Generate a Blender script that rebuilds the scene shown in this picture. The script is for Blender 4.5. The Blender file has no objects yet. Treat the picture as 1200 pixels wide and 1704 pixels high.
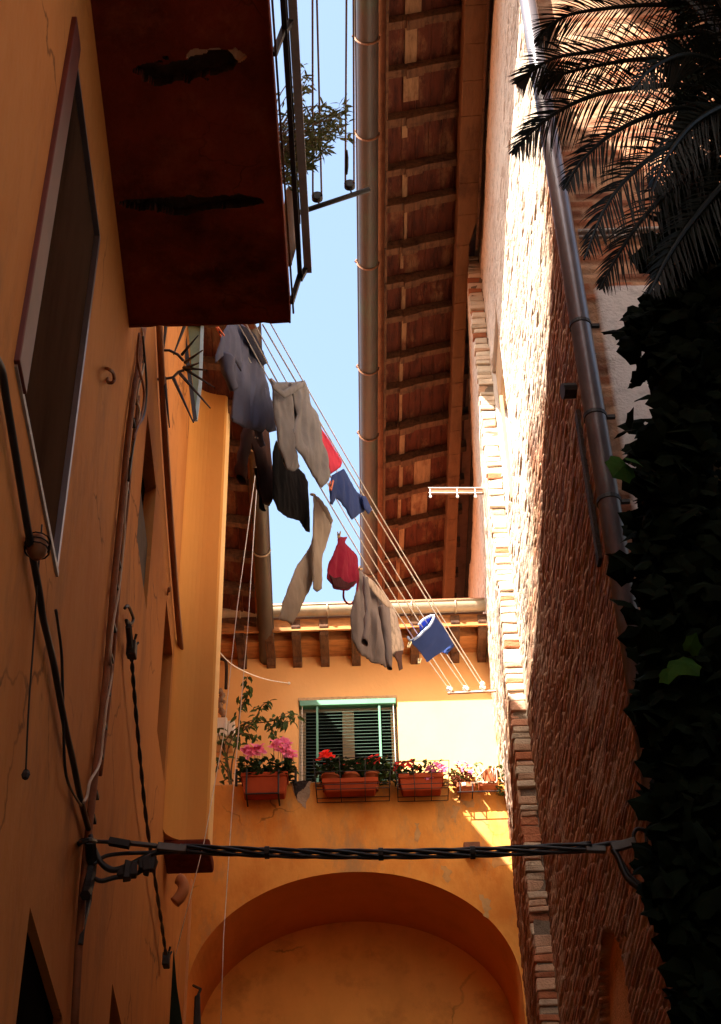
import bpy, math, random
import numpy as np
from mathutils import Vector, Matrix, noise as mnoise
from mathutils.geometry import delaunay_2d_cdt

SC = bpy.context.scene
COL = SC.collection

# ------------------------------------------------------------------ camera
FPX, CX, CY = 2677.0, 600.0, 852.0           # focal length and centre in photo pixels (1200 x 1704)
EYE = Vector((0, 0, 1.6))
_Z = Vector((-91, 3131, FPX)).normalized()    # world axes seen from the camera (right, up, forward)
_X = Vector((1, 91 / 3131, 0)); _X = (_X - _X.dot(_Z) * _Z).normalized()
_Y = _X.cross(_Z)
if _Y[2] < 0: _Y = -_Y
right = Vector((_X[0], _Y[0], _Z[0])); up = Vector((_X[1], _Y[1], _Z[1])); fwd = Vector((_X[2], _Y[2], _Z[2]))
cam = bpy.data.cameras.new('camera'); camo = bpy.data.objects.new('camera', cam); COL.objects.link(camo)
M = Matrix((right, up, -fwd)).transposed().to_4x4(); M.translation = EYE
camo.matrix_world = M
cam.sensor_fit = 'VERTICAL'; cam.sensor_height = 24.0; cam.sensor_width = 24.0
cam.lens = 24.0 * FPX / 1704.0
cam.clip_start = 0.05; cam.clip_end = 2000
SC.camera = camo

# ------------------------------------------------------------------ sky, sun, exposure
SUN_D = Vector((1.0, 1.3, -1.65)).normalized()          # the way the light travels
w = bpy.data.worlds.new('World'); SC.world = w; w.use_nodes = True
nt = w.node_tree; bg = nt.nodes['Background']
sky = nt.nodes.new('ShaderNodeTexSky'); sky.sky_type = 'NISHITA'; sky.sun_disc = False
sky.sun_elevation = math.asin(-SUN_D.z); sky.sun_rotation = math.atan2(-SUN_D.x, -SUN_D.y)
sky.air_density = 1.5; sky.dust_density = 4.6; sky.ozone_density = 1.0; sky.altitude = 30
nt.links.new(sky.outputs[0], bg.inputs[0]); bg.inputs[1].default_value = 0.09
sl = bpy.data.lights.new('sun', 'SUN'); sl.energy = 5.0; sl.angle = math.radians(0.5); sl.color = (1.0, 0.93, 0.82)
so = bpy.data.objects.new('sun', sl); COL.objects.link(so); so.rotation_euler = SUN_D.to_track_quat('-Z', 'Y').to_euler()
so.location = (-20, -20, 40)
SC.view_settings.view_transform = 'Standard'; SC.view_settings.look = 'None'
SC.view_settings.exposure = 2.42; SC.view_settings.gamma = 1.0
SC.render.engine = 'CYCLES'
SC.cycles.max_bounces = 12; SC.cycles.diffuse_bounces = 8; SC.cycles.use_denoising = True
SC.cycles.sample_clamp_indirect = 8.0
SC.render.film_transparent = False

# ------------------------------------------------------------------ pixels of the photo to points in the place
def ray(px, py):
    return (right * (px - CX) + up * (CY - py) + fwd * FPX).normalized()
def onY(px, py, Y): d = ray(px, py); return EYE + d * ((Y - EYE.y) / d.y)
def onX(px, py, X): d = ray(px, py); return EYE + d * ((X - EYE.x) / d.x)
def onZ(px, py, Z): d = ray(px, py); return EYE + d * ((Z - EYE.z) / d.z)
KL = -0.04; XL0 = -1.62 - KL * 11.3                     # plane of the left house front
def xl(Y): return XL0 + KL * Y
def onL(px, py, off=0.0):
    d = ray(px, py); t = (XL0 + off) / (d.x - KL * d.y); return EYE + d * t
def proj(p):
    v = Vector(p) - EYE; z = v.dot(fwd); return CX + FPX * v.dot(right) / z, CY - FPX * v.dot(up) / z

# ------------------------------------------------------------------ helpers
R = random.Random(7)
def tag(o, label=None, cat=None, group=None, kind=None):
    if label: o['label'] = label
    if cat: o['category'] = cat
    if group: o['group'] = group
    if kind: o['kind'] = kind
    return o
def empty(name, loc, label=None, cat=None, group=None):
    o = bpy.data.objects.new(name, None); COL.objects.link(o); o.location = loc; o.empty_display_size = .1
    return tag(o, label, cat, group)
def link(name, me, parent=None):
    o = bpy.data.objects.new(name, me); COL.objects.link(o)
    if parent is not None:
        o.parent = parent
        tot = parent.location if parent.parent is None else Vector((0, 0, 0))
        o.matrix_parent_inverse = Matrix.Translation(-tot)
    return o
class MB:
    def __init__(s): s.v = []; s.f = []; s.m = []; s.mi = 0
    def add(s, vs, fs):
        n = len(s.v); s.v += [tuple(v) for v in vs]; s.f += [tuple(i + n for i in f) for f in fs]; s.m += [s.mi] * len(fs); return s
    def quad(s, a, b, c, d): return s.add([a, b, c, d], [(0, 1, 2, 3)])
    def box(s, lo, hi, jit=0):
        (x0, y0, z0), (x1, y1, z1) = lo, hi
        vs = [(x, y, z) for x in (x0, x1) for y in (y0, y1) for z in (z0, z1)]
        if jit: vs = [tuple(c + R.uniform(-jit, jit) for c in v) for v in vs]
        return s.add(vs, [(0, 1, 3, 2), (4, 6, 7, 5), (0, 4, 5, 1), (2, 3, 7, 6), (0, 2, 6, 4), (1, 5, 7, 3)])
    def hexa(s, a, b):       # two quads a (4 points) and b (4 points), joined
        return s.add(list(a) + list(b), [(3, 2, 1, 0), (4, 5, 6, 7), (0, 1, 5, 4), (1, 2, 6, 5), (2, 3, 7, 6), (3, 0, 4, 7)])
    def bar(s, p, q, wx, wy, upv=(0, 0, 1)):
        p = Vector(p); q = Vector(q); d = (q - p).normalized(); u = Vector(upv)
        a = d.cross(u)
        if a.length < 1e-4: a = d.cross(Vector((0, 1, 0)))
        a.normalize(); b = a.cross(d).normalized(); a *= wx / 2; b *= wy / 2
        return s.hexa([p - a - b, p + a - b, p + a + b, p - a + b], [q - a - b, q + a - b, q + a + b, q - a + b])
    def tube(s, pts, r, n=8, caps=True, flat=None):
        pts = [Vector(p) for p in pts]; rs = r if isinstance(r, (list, tuple)) else [r] * len(pts)
        prev = None; rings = []
        for i, p in enumerate(pts):
            d = (pts[min(i + 1, len(pts) - 1)] - pts[max(i - 1, 0)])
            if d.length < 1e-9: d = Vector((0, 0, 1))
            d.normalize()
            if prev is None:
                a = d.cross(Vector((0, 0, 1)))
                if a.length < .05: a = d.cross(Vector((0, 1, 0)))
            else: a = prev - d * prev.dot(d)
            a.normalize(); prev = a; b = d.cross(a)
            rings.append([p + (a * math.cos(2 * math.pi * k / n) + b * math.sin(2 * math.pi * k / n)) * rs[i] for k in range(n)])
        vs = [v for rg in rings for v in rg]; fs = []
        for i in range(len(pts) - 1):
            for k in range(n):
                k2 = (k + 1) % n; fs.append((i * n + k, i * n + k2, (i + 1) * n + k2, (i + 1) * n + k))
        if caps: fs.append(tuple(range(n - 1, -1, -1))); fs.append(tuple((len(pts) - 1) * n + k for k in range(n)))
        return s.add(vs, fs)
    def ball(s, c, r, n=8, sq=(1, 1, 1)):
        c = Vector(c); vs = []; fs = []; m = n // 2 + 1
        for i in range(m + 1):
            t = math.pi * i / m
            for k in range(n):
                a = 2 * math.pi * k / n
                vs.append(c + Vector((math.sin(t) * math.cos(a) * r * sq[0], math.sin(t) * math.sin(a) * r * sq[1], math.cos(t) * r * sq[2])))
        for i in range(m):
            for k in range(n):
                k2 = (k + 1) % n; fs.append((i * n + k, (i + 1) * n + k, (i + 1) * n + k2, i * n + k2))
        return s.add(vs, fs)
    def build(s, name, mats, parent=None, smooth=False, bevel=0):
        me = bpy.data.meshes.new(name); me.from_pydata(s.v, [], s.f)
        if not isinstance(mats, (list, tuple)): mats = [mats]
        for m in mats: me.materials.append(m)
        if len(mats) > 1: me.polygons.foreach_set('material_index', s.m)
        if smooth: me.polygons.foreach_set('use_smooth', [True] * len(me.polygons))
        me.update()
        o = link(name, me, parent)
        if bevel:
            b = o.modifiers.new('bevel', 'BEVEL'); b.width = bevel; b.segments = 2; b.limit_method = 'ANGLE'
        return o
def sag(p, q, drop, n=16):
    p = Vector(p); q = Vector(q)
    return [p.lerp(q, i / n) + Vector((0, 0, -4 * drop * (i / n) * (1 - i / n))) for i in range(n + 1)]
def smoothpath(pts, sub=4):
    pts = [Vector(p) for p in pts]; out = []
    for i in range(len(pts) - 1):
        p0 = pts[max(i - 1, 0)]; p1 = pts[i]; p2 = pts[i + 1]; p3 = pts[min(i + 2, len(pts) - 1)]
        for k in range(sub):
            t = k / sub
            out.append(.5 * ((2 * p1) + (p2 - p0) * t + (2 * p0 - 5 * p1 + 4 * p2 - p3) * t * t + (3 * p1 - p0 - 3 * p2 + p3) * t ** 3))
    out.append(pts[-1]); return out
def sheet(mb, P, u0, u1, v0, v1, holes=(), depth=None, cuts_u=(), cuts_v=()):
    """A wall sheet P(u,v,off) with rectangular holes (a,b,c,d) whose reveals go back by depth."""
    us = sorted({u0, u1, *[h[0] for h in holes], *[h[1] for h in holes], *cuts_u}); vs = sorted({v0, v1, *[h[2] for h in holes], *[h[3] for h in holes], *cuts_v})
    for a, b in zip(us, us[1:]):
        for c, d in zip(vs, vs[1:]):
            mu, mv = (a + b) / 2, (c + d) / 2
            if any(h[0] < mu < h[1] and h[2] < mv < h[3] for h in holes): continue
            mb.quad(P(a, c, 0), P(b, c, 0), P(b, d, 0), P(a, d, 0))
    for h in holes:
        a, b, c, d = h[:4]; dp = h[4] if len(h) > 4 else depth
        for (ua, va, ub, vb) in ((a, c, b, c), (b, c, b, d), (b, d, a, d), (a, d, a, c)):
            mb.quad(P(ua, va, 0), P(ua, va, -dp), P(ub, vb, -dp), P(ub, vb, 0))

# ------------------------------------------------------------------ materials
def mat(name, col, rough=.8, var=.25, scale=3.0, stretch=(1, 1, 1), bump=.0, bscale=40, spec=.3, metal=0, col2=None, big=.8, translucent=0, attr=None, dark=None, darkamt=.0, darkscale=1.2, darkstretch=(1, 1, 1), crack=0):
    """Principled with two scales of noise: broad patches and fine speckle, optional worn second colour."""
    m = bpy.data.materials.new(name); m.use_nodes = True; t = m.node_tree; N = t.nodes; L = t.links
    b = N['Principled BSDF']; b.inputs['Roughness'].default_value = rough; b.inputs['Metallic'].default_value = metal
    b.inputs['Specular IOR Level'].default_value = spec
    tc = N.new('ShaderNodeTexCoord'); mp = N.new('ShaderNodeMapping'); mp.inputs['Scale'].default_value = stretch
    L.new(tc.outputs['Object'], mp.inputs['Vector'])
    n1 = N.new('ShaderNodeTexNoise'); n1.inputs['Scale'].default_value = scale; n1.inputs['Detail'].default_value = 8; n1.inputs['Roughness'].default_value = .65
    L.new(mp.outputs[0], n1.inputs['Vector'])
    r1 = N.new('ShaderNodeValToRGB'); c = Vector(col[:3]); c2 = Vector(col2[:3]) if col2 else c * (1 - var)
    c3 = c * (1 + var * .6)
    e = r1.color_ramp.elements; e[0].position = .32; e[0].color = (*c2, 1); e[1].position = .7; e[1].color = (*[min(x, .95) for x in c3], 1)
    mid = r1.color_ramp.elements.new(.5); mid.color = (*c, 1)
    L.new(n1.outputs['Fac'], r1.inputs['Fac']); out = r1.outputs['Color']
    if attr:
        at = N.new('ShaderNodeAttribute'); at.attribute_name = attr
        mx = N.new('ShaderNodeMixRGB'); mx.blend_type = 'MULTIPLY'; mx.inputs[0].default_value = 1
        L.new(at.outputs['Color'], mx.inputs[1]); L.new(out, mx.inputs[2]); out = mx.outputs[0]
    if dark:
        mp2 = N.new('ShaderNodeMapping'); mp2.inputs['Scale'].default_value = darkstretch; L.new(tc.outputs['Object'], mp2.inputs['Vector'])
        n2 = N.new('ShaderNodeTexNoise'); n2.inputs['Scale'].default_value = darkscale; n2.inputs['Detail'].default_value = 10; n2.inputs['Roughness'].default_value = .7
        L.new(mp2.outputs[0], n2.inputs['Vector'])
        r2 = N.new('ShaderNodeValToRGB'); r2.color_ramp.elements[0].position = .52; r2.color_ramp.elements[0].color = (0, 0, 0, 1); r2.color_ramp.elements[1].position = .68; r2.color_ramp.elements[1].color = (darkamt,) * 3 + (1,)
        L.new(n2.outputs['Fac'], r2.inputs['Fac'])
        mx = N.new('ShaderNodeMixRGB'); L.new(r2.outputs['Color'], mx.inputs[0]); L.new(out, mx.inputs[1]); mx.inputs[2].default_value = (*dark, 1); out = mx.outputs[0]
    if crack:
        nz = N.new('ShaderNodeTexNoise'); nz.inputs['Scale'].default_value = 2.2; nz.inputs['Detail'].default_value = 5; L.new(tc.outputs['Object'], nz.inputs['Vector'])
        va = N.new('ShaderNodeVectorMath'); va.operation = 'MULTIPLY_ADD'; L.new(nz.outputs['Color'], va.inputs[0]); va.inputs[1].default_value = (.55, .55, .55); L.new(tc.outputs['Object'], va.inputs[2])
        vo = N.new('ShaderNodeTexVoronoi'); vo.feature = 'DISTANCE_TO_EDGE'; vo.inputs['Scale'].default_value = crack; L.new(va.outputs[0], vo.inputs['Vector'])
        r3 = N.new('ShaderNodeValToRGB'); r3.color_ramp.elements[0].position = .003; r3.color_ramp.elements[0].color = (1, 1, 1, 1); r3.color_ramp.elements[1].position = .012; r3.color_ramp.elements[1].color = (0, 0, 0, 1); L.new(vo.outputs['Distance'], r3.inputs['Fac'])
        nm = N.new('ShaderNodeTexNoise'); nm.inputs['Scale'].default_value = .9; nm.inputs['Detail'].default_value = 3; L.new(tc.outputs['Object'], nm.inputs['Vector'])
        r4 = N.new('ShaderNodeValToRGB'); r4.color_ramp.elements[0].position = .5; r4.color_ramp.elements[0].color = (0, 0, 0, 1); r4.color_ramp.elements[1].position = .6; r4.color_ramp.elements[1].color = (.75, .75, .75, 1); L.new(nm.outputs['Fac'], r4.inputs['Fac'])
        ml = N.new('ShaderNodeMixRGB'); ml.blend_type = 'MULTIPLY'; ml.inputs[0].default_value = 1; L.new(r3.outputs['Color'], ml.inputs[1]); L.new(r4.outputs['Color'], ml.inputs[2])
        mx = N.new('ShaderNodeMixRGB'); L.new(ml.outputs[0], mx.inputs[0]); L.new(out, mx.inputs[1]); mx.inputs[2].default_value = (*(c * .25), 1); out = mx.outputs[0]
    L.new(out, b.inputs['Base Color'])
    if bump:
        n3 = N.new('ShaderNodeTexNoise'); n3.inputs['Scale'].default_value = bscale; n3.inputs['Detail'].default_value = 6; L.new(mp.outputs[0], n3.inputs['Vector'])
        bp = N.new('ShaderNodeBump'); bp.inputs['Strength'].default_value = bump; bp.inputs['Distance'].default_value = .02
        L.new(n3.outputs['Fac'], bp.inputs['Height']); L.new(bp.outputs[0], b.inputs['Normal'])
    if translucent:
        tr = N.new('ShaderNodeBsdfTranslucent'); L.new(out, tr.inputs['Color']); ms = N.new('ShaderNodeMixShader'); ms.inputs[0].default_value = translucent
        L.new(b.outputs[0], ms.inputs[1]); L.new(tr.outputs[0], ms.inputs[2]); L.new(ms.outputs[0], N['Material Output'].inputs['Surface'])
    return m
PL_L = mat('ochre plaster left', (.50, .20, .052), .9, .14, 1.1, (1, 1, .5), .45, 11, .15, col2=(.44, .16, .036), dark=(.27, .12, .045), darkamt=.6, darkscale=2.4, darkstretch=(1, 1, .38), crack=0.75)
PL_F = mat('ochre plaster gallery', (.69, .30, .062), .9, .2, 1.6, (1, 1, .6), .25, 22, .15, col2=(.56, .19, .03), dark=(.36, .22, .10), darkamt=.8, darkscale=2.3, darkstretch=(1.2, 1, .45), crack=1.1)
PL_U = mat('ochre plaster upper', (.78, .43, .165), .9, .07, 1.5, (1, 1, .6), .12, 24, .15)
PL_P = mat('ochre plaster pier', (.64, .29, .07), .9, .06, 1.5, (1, 1, .4), .12, 22, .15)
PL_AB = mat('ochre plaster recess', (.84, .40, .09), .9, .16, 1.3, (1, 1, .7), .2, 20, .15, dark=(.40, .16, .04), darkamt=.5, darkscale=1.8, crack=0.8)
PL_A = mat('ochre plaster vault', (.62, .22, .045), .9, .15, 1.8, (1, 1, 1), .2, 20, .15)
PL_LIT = mat('lit edge plaster', (.80, .52, .22), .9, .08, 4)
OXB = mat('oxblood paint', (.15, .026, .011), .9, .6, 1.6, (1, 1, 1), .35, 20, .12, col2=(.05, .009, .005), dark=(.24, .075, .03), darkamt=.55, darkscale=2.6, crack=1.6)
RUST = mat('rusted iron beam', (.035, .02, .014), .9, .5, 12, bump=.6, bscale=40)
PALE = mat('bare mortar', (.42, .30, .20), .95, .3, 8, bump=.5, bscale=30)
GREYPATCH = mat('grey bare render', (.40, .27, .16), .95, .3, 6, bump=.5, bscale=25)
BRICK = mat('old brick', (.95, .95, .95), .95, .28, 9, (1, 1, 1), .4, 60, .1, attr='tint')
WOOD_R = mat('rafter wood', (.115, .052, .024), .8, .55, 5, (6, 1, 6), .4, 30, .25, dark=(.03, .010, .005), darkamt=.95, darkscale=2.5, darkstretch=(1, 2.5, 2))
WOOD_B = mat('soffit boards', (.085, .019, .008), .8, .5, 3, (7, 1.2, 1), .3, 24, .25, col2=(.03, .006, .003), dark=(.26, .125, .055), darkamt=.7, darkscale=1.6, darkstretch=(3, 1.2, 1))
WOOD_P = mat('pale new board', (.50, .31, .16), .8, .3, 4, (6, 1, 6), .2, 24)
BEAM = mat('stained wall plate', (.145, .064, .027), .85, .25, 3, (2, .6, 2), .3, 22, .2, dark=(.07, .028, .013), darkamt=.95, darkscale=2.2, darkstretch=(1.6, .7, 1))
COPPER = mat('brown copper gutter', (.060, .042, .034), .45, .3, 3, (1, .4, 1), 0, spec=.4, metal=0, dark=(.05, .10, .06), darkamt=.5, darkscale=1.3)
ZINC = mat('weathered zinc gutter', (.42, .33, .22), .5, .3, 3, (.6, 1, 1), 0, spec=.5, metal=.3, dark=(.22, .2, .13), darkamt=.7, darkscale=2.5)
STEEL = mat('dark grey downpipe', (.15, .135, .15), .34, .25, 2.5, (1, 1, .4), .05, 14, .5, .35, dark=(.34, .33, .33), darkamt=.35, darkscale=5, darkstretch=(1, 1, .25))
GREYPIPE = mat('grey plastic pipe', (.34, .32, .30), .5, .2, 5)
IRON = mat('black iron', (.018, .015, .014), .6, .4, 10)
RUSTPIPE = mat('rust brown conduit', (.20, .075, .03), .7, .4, 6, bump=.2)
CABLE = mat('black cable', (.014, .013, .013), .45, .3, 8, spec=.4)
GREYCABLE = mat('pale cable', (.42, .33, .25), .6, .2, 6)
ROPE = mat('white cotton rope', (.82, .78, .70), .9, .2, 40, bump=.4, bscale=200)
ROPE_D = mat('brown rope', (.28, .19, .12), .9, .2, 40)
GREEN = mat('green painted metal', (.035, .16, .085), .4, .2, 4, spec=.5)
GREEN_L = mat('pale green paint', (.075, .23, .13), .45, .15, 4, spec=.5)
SLAT = mat('green blind slat', (.014, .055, .026), .45, .2, 5, spec=.5)
CREAM = mat('cream window frame', (.55, .46, .33), .6, .12, 5)
DARKIN = mat('dark room', (.008, .006, .005), 1, .3, 3, spec=.0)
WGLASS = mat('dark window glass', (.008, .009, .009), .2, .2, 2, spec=.15)
NETM = mat('brown insect screen', (.06, .032, .018), .9, .5, 1.0, (1, 1, .3), .1, 60, .0, dark=(.02, .010, .006), darkamt=.9, darkscale=.9, darkstretch=(1, 1, .25))
MAROON = mat('maroon window frame', (.11, .022, .012), .5, .3, 4)
TERRA = mat('terracotta', (.38, .095, .03), .75, .2, 6, bump=.1)
TERRA_D = mat('brick red plastic', (.30, .05, .016), .9, .2, 5, spec=.08)
SOIL = mat('dark soil', (.03, .02, .014), 1, .4, 20, bump=.6)
WHITEP = mat('white plastic', (.72, .71, .68), .45, .06, 6)
WHITEPL = mat('white plaster', (.62, .57, .53), .9, .1, 3, bump=.15)
LEAF_D = mat('dark leaf', (.030, .060, .020), .55, .5, 9, translucent=.12)
LEAF_F = mat('ficus leaf', (.055, .095, .02), .5, .5, 9, translucent=.25, col2=(.02, .04, .01))
LEAF_O = mat('oleander leaf', (.10, .11, .035), .55, .5, 9, translucent=.25, col2=(.03, .05, .015))
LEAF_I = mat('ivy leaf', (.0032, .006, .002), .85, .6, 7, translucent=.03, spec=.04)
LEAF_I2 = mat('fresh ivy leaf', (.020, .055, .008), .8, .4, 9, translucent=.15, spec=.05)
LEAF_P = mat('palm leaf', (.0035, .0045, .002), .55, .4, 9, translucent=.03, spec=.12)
STEM = mat('woody stem', (.10, .065, .035), .9, .3, 14)
STEM_P = mat('palm rachis', (.05, .035, .015), .7, .3, 9)
PINK = mat('pink petal', (.85, .22, .42), .6, .25, 14, translucent=.3)
REDP = mat('red petal', (.65, .03, .02), .6, .3, 14, translucent=.25)
MAUVE = mat('mauve petal', (.60, .16, .30), .6, .3, 14, translucent=.3)
def cloth(name, col, var=.12, tr=.12, scale=6, **k): return mat(name, col, .95, var, scale, bump=.15, bscale=120, spec=.1, translucent=tr, **k)
C_SHIRT = cloth('slate blue cotton', (.15, .16, .235)); C_SHIRTD = cloth('dark collar cotton', (.022, .022, .035), tr=.02)
C_GREY = cloth('grey cotton', (.25, .245, .255)); C_PINK = cloth('hot pink cotton', (.72, .07, .13), tr=.3)
C_NAVY = cloth('navy cotton', (.035, .06, .19)); C_BLACK = cloth('black cotton', (.008, .007, .008), tr=.0)
C_BEIGE = cloth('beige linen', (.44, .37, .30), tr=.2); C_RED = cloth('crimson cotton', (.25, .014, .04))
C_JACK = cloth('taupe fleece', (.21, .175, .17), tr=.08); C_CHECK = cloth('pale checked cotton', (.5, .4, .32), .45, scale=14)
C_BROWN = cloth('dark brown cotton', (.10, .05, .04)); C_REDD = cloth('shaded wine opening', (.05, .006, .01), tr=0)
C_PALEBLUE = cloth('pale blue reverse', (.42, .52, .72)); C_BLUE = cloth('bright blue lining', (.03, .06, .42))
PEG_W = mat('wooden peg', (.55, .36, .18), .8, .2, 12); PEG_O = mat('orange plastic peg', (.85, .16, .03), .5, .1, 5)
PEG_C = mat('cream plastic peg', (.80, .70, .38), .5, .1, 5)
GROUND = mat('stone paving', (.30, .26, .21), .9, .3, 2, bump=.5, bscale=12)
TILE = mat('roof tile', (.34, .13, .06), .9, .35, 5, bump=.3)

# ------------------------------------------------------------------ ground
g = MB(); g.quad((-300, -300, 0), (300, -300, 0), (300, 300, 0), (-300, 300, 0))
tag(g.build('ground', GROUND), 'grey stone paving of the alley', kind='structure')

# ------------------------------------------------------------------ numpy noise
_rs = np.random.RandomState(11)
_lat = _rs.rand(512, 512)
def vn(a, b):
    a = np.asarray(a, float); b = np.asarray(b, float); i = np.floor(a).astype(int); j = np.floor(b).astype(int); fa = a - i; fb = b - j
    fa = fa * fa * (3 - 2 * fa); fb = fb * fb * (3 - 2 * fb); g_ = lambda p, q: _lat[p % 512, q % 512]
    return (g_(i, j) * (1 - fa) + g_(i + 1, j) * fa) * (1 - fb) + (g_(i, j + 1) * (1 - fa) + g_(i + 1, j + 1) * fa) * fb
def fbm(a, b, o=4): return sum(vn(a * 2 ** k + 17 * k, b * 2 ** k + 31 * k) / 2 ** k for k in range(o)) / sum(1 / 2 ** k for k in range(o))
def grid_mesh(name, PT, mask, mats, parent, tint=None, midx=None, smooth=True):
    """PT (n,m,3) points, mask (n-1,m-1) of the faces kept."""
    n, m = PT.shape[:2]; idx = np.arange(n * m).reshape(n, m)
    q = np.stack([idx[:-1, :-1], idx[1:, :-1], idx[1:, 1:], idx[:-1, 1:]], -1)[mask]
    me = bpy.data.meshes.new(name); me.vertices.add(n * m); me.vertices.foreach_set('co', PT.reshape(-1).astype(np.float32))
    me.loops.add(q.size); me.loops.foreach_set('vertex_index', q.reshape(-1).astype(np.int32))
    me.polygons.add(len(q)); me.polygons.foreach_set('loop_start', np.arange(0, q.size, 4, dtype=np.int32)); me.polygons.foreach_set('loop_total', np.full(len(q), 4, np.int32))
    for mm in (mats if isinstance(mats, list) else [mats]): me.materials.append(mm)
    if midx is not None: me.polygons.foreach_set('material_index', midx[mask].astype(np.int32))
    me.update(calc_edges=True); me.validate()
    me.polygons.foreach_set('use_smooth', np.full(len(me.polygons), smooth))
    if tint is not None:
        a = me.color_attributes.new('tint', 'FLOAT_COLOR', 'POINT'); c = np.ones((n * m, 4), np.float32); c[:, :3] = tint.reshape(-1, 3); a.data.foreach_set('color', c.reshape(-1))
    return link(name, me, parent)
def brick_grid(U, V, bw=.26, bh=.066, seed=0, erode=1.0, pale=.62):
    """Depth and colour of weathered brickwork at wall coordinates U (along) and V (up)."""
    Vw = V + .010 * (fbm(U * .9 + seed, V * .7) - .5) * 2
    row = np.floor(Vw / bh); off = (row % 2) * .5 + .23 * _lat[(row.astype(int) * 7 + seed) % 512, 3]
    uu = U / bw + off; colm = np.floor(uu)
    fu = np.abs((uu - colm) - .5) * 2; fv = np.abs((Vw / bh - row) - .5) * 2
    h = _lat[(row.astype(int) * 13 + seed) % 512, (colm.astype(int) * 5 + seed) % 512]
    h2 = _lat[(row.astype(int) * 3 + 90 + seed) % 512, (colm.astype(int) * 11 + seed) % 512]
    w1 = fbm(U * 3 + seed, V * 6); big = fbm(U * .8 + 5 + seed, V * .55 + 9, 3); fine = fbm(U * 14, V * 30 + seed, 3)
    mort = np.clip(np.maximum((fu - .90) / .06, (fv - .62) / .2), 0, 1)
    smear = np.clip((big + .5 * (w1 - .5) - .50) * 5, 0, 1)            # mortar washed over the bricks
    dep = (1 - mort * (1 - .55 * smear)) * (.008 + .012 * h * erode) + .010 * (fine - .5) - .02 * np.clip(h2 - .86, 0, 1) * 7 * erode
    red = np.array([.29, .118, .062]); dk = np.array([.17, .072, .042]); yl = np.array([.42, .25, .15]); mo = np.array([.40, .29, .20])
    c = np.where((h2 < .25)[..., None], dk, np.where((h2 > .7)[..., None], yl, red)) * (.8 + .4 * h[..., None])
    pm = np.clip(np.maximum(mort, smear * (.35 + .65 * (w1 > .45))) * pale * 1.6, 0, 1)[..., None]
    return dep, c * (1 - pm) + mo * pm * (.85 + .3 * fine[..., None])

# ================================================================== RIGHT: the brick house
XN = 1.345; YQ = 11.3; YC = 6.36; XF0 = 1.21; XF1 = 1.365; YF = 14.0
def xf(Y): return XF0 + (XF1 - XF0) * (Y - YQ) / (YF - YQ)
house_r = empty('brick_house', (XN, 9, 0), 'weathered red brick house with rafters under its eaves and a grey corner downpipe', 'house')
# --- near wall: displaced brickwork with a window hole and a plastered-up niche
win = [onX(*p, XN) for p in [(819, 500), (834, 690)]]
WY0, WY1, WZ0, WZ1 = 10.35, 11.22, 11.05, 12.95
Yv = np.linspace(YC - .02, YQ, 190); Zv = np.concatenate([[0.0, 2.0], np.linspace(3.2, 14.75, 1150)])
YY, ZZ = np.meshgrid(Yv, Zv, indexing='ij')
dep, tint = brick_grid(YY, ZZ, bw=.23, bh=.05, seed=3)
sun_pale = np.clip((ZZ - 9.15 - .2 * (11 - YY)) / .8 + (fbm(YY * 1.3, ZZ * 1.3, 3) - .5) * 2.0, 0, 1)[..., None] * np.clip((dep[..., None] + .004) / .008, .15, 1)
tint = tint * (1 - .85 * sun_pale) + np.array([.80, .68, .55]) * .85 * sun_pale  # sunlit band whitened in the brick colour, following the shadow edge
dep *= .75
nic = [onX(*p, XN) for p in [(1022, 1488), (987, 1590), (1000, 1704), (1055, 1704)]]
ny0 = onX(1050, 1680, XN).y; ny1 = onX(991, 1640, XN).y; nzt = onX(1022, 1490, XN).z; nc = (ny0 + ny1) / 2; nr = (ny1 - ny0) / 2
inside = (np.abs(YY - nc) < nr) & (ZZ < nzt - nr * 1.0 * (1 - np.sqrt(np.clip(1 - ((YY - nc) / nr) ** 2, 0, 1))))
dep = np.where(inside, -.05 + .004 * fbm(YY * 3, ZZ * 3), dep)
pl = np.array([.60, .27, .09]) * (.85 + .3 * fbm(YY * 2, ZZ * 1.2, 3)[..., None]); tint = np.where(inside[..., None], pl, tint)
big = fbm(YY * .55, ZZ * .5 + 3, 3)
dep = dep + .03 * (big - .5)
PT = np.stack([XN - dep, YY, ZZ], -1)
cy = (Yv[:-1] + Yv[1:]) / 2; cz = (Zv[:-1] + Zv[1:]) / 2
mk = ~(((cy > WY0) & (cy < WY1))[:, None] & ((cz > WZ0) & (cz < WZ1))[None, :])
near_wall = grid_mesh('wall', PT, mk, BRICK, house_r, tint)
near_wall['label'] = 'pitted brick wall with a band of sunlight'
# --- far wall section, a little proud of the near one
Yv = np.linspace(YQ, 19.0, 130); Zv = np.concatenate([[0.0, 3.0], np.linspace(5.5, 14.9, 640)])
YY, ZZ = np.meshgrid(Yv, Zv, indexing='ij'); dep, tint = brick_grid(YY, ZZ, seed=21, pale=.55)
dep = dep + .04 * (fbm(YY * .6, ZZ * .6 + 8, 3) - .5)
sun_pale = np.clip((ZZ - 9.2) / .9 + (fbm(YY * 1.3, ZZ * 1.3, 3) - .5) * 2.0, 0, 1)[..., None]; tint = tint * (1 - .75 * sun_pale) + np.array([.76, .64, .52]) * .75 * sun_pale  # upper brick paled in its colour to stand for sunlight
xfa = XF0 + (XF1 - XF0) * (np.minimum(YY, 15) - YQ) / (YF - YQ)
PT = np.stack([xfa - dep * np.clip((YY - YQ) / .1, 0, 1), YY, ZZ], -1)
grid_mesh('wall', PT, np.ones((129, len(Zv) - 1), bool), BRICK, house_r, tint)
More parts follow.
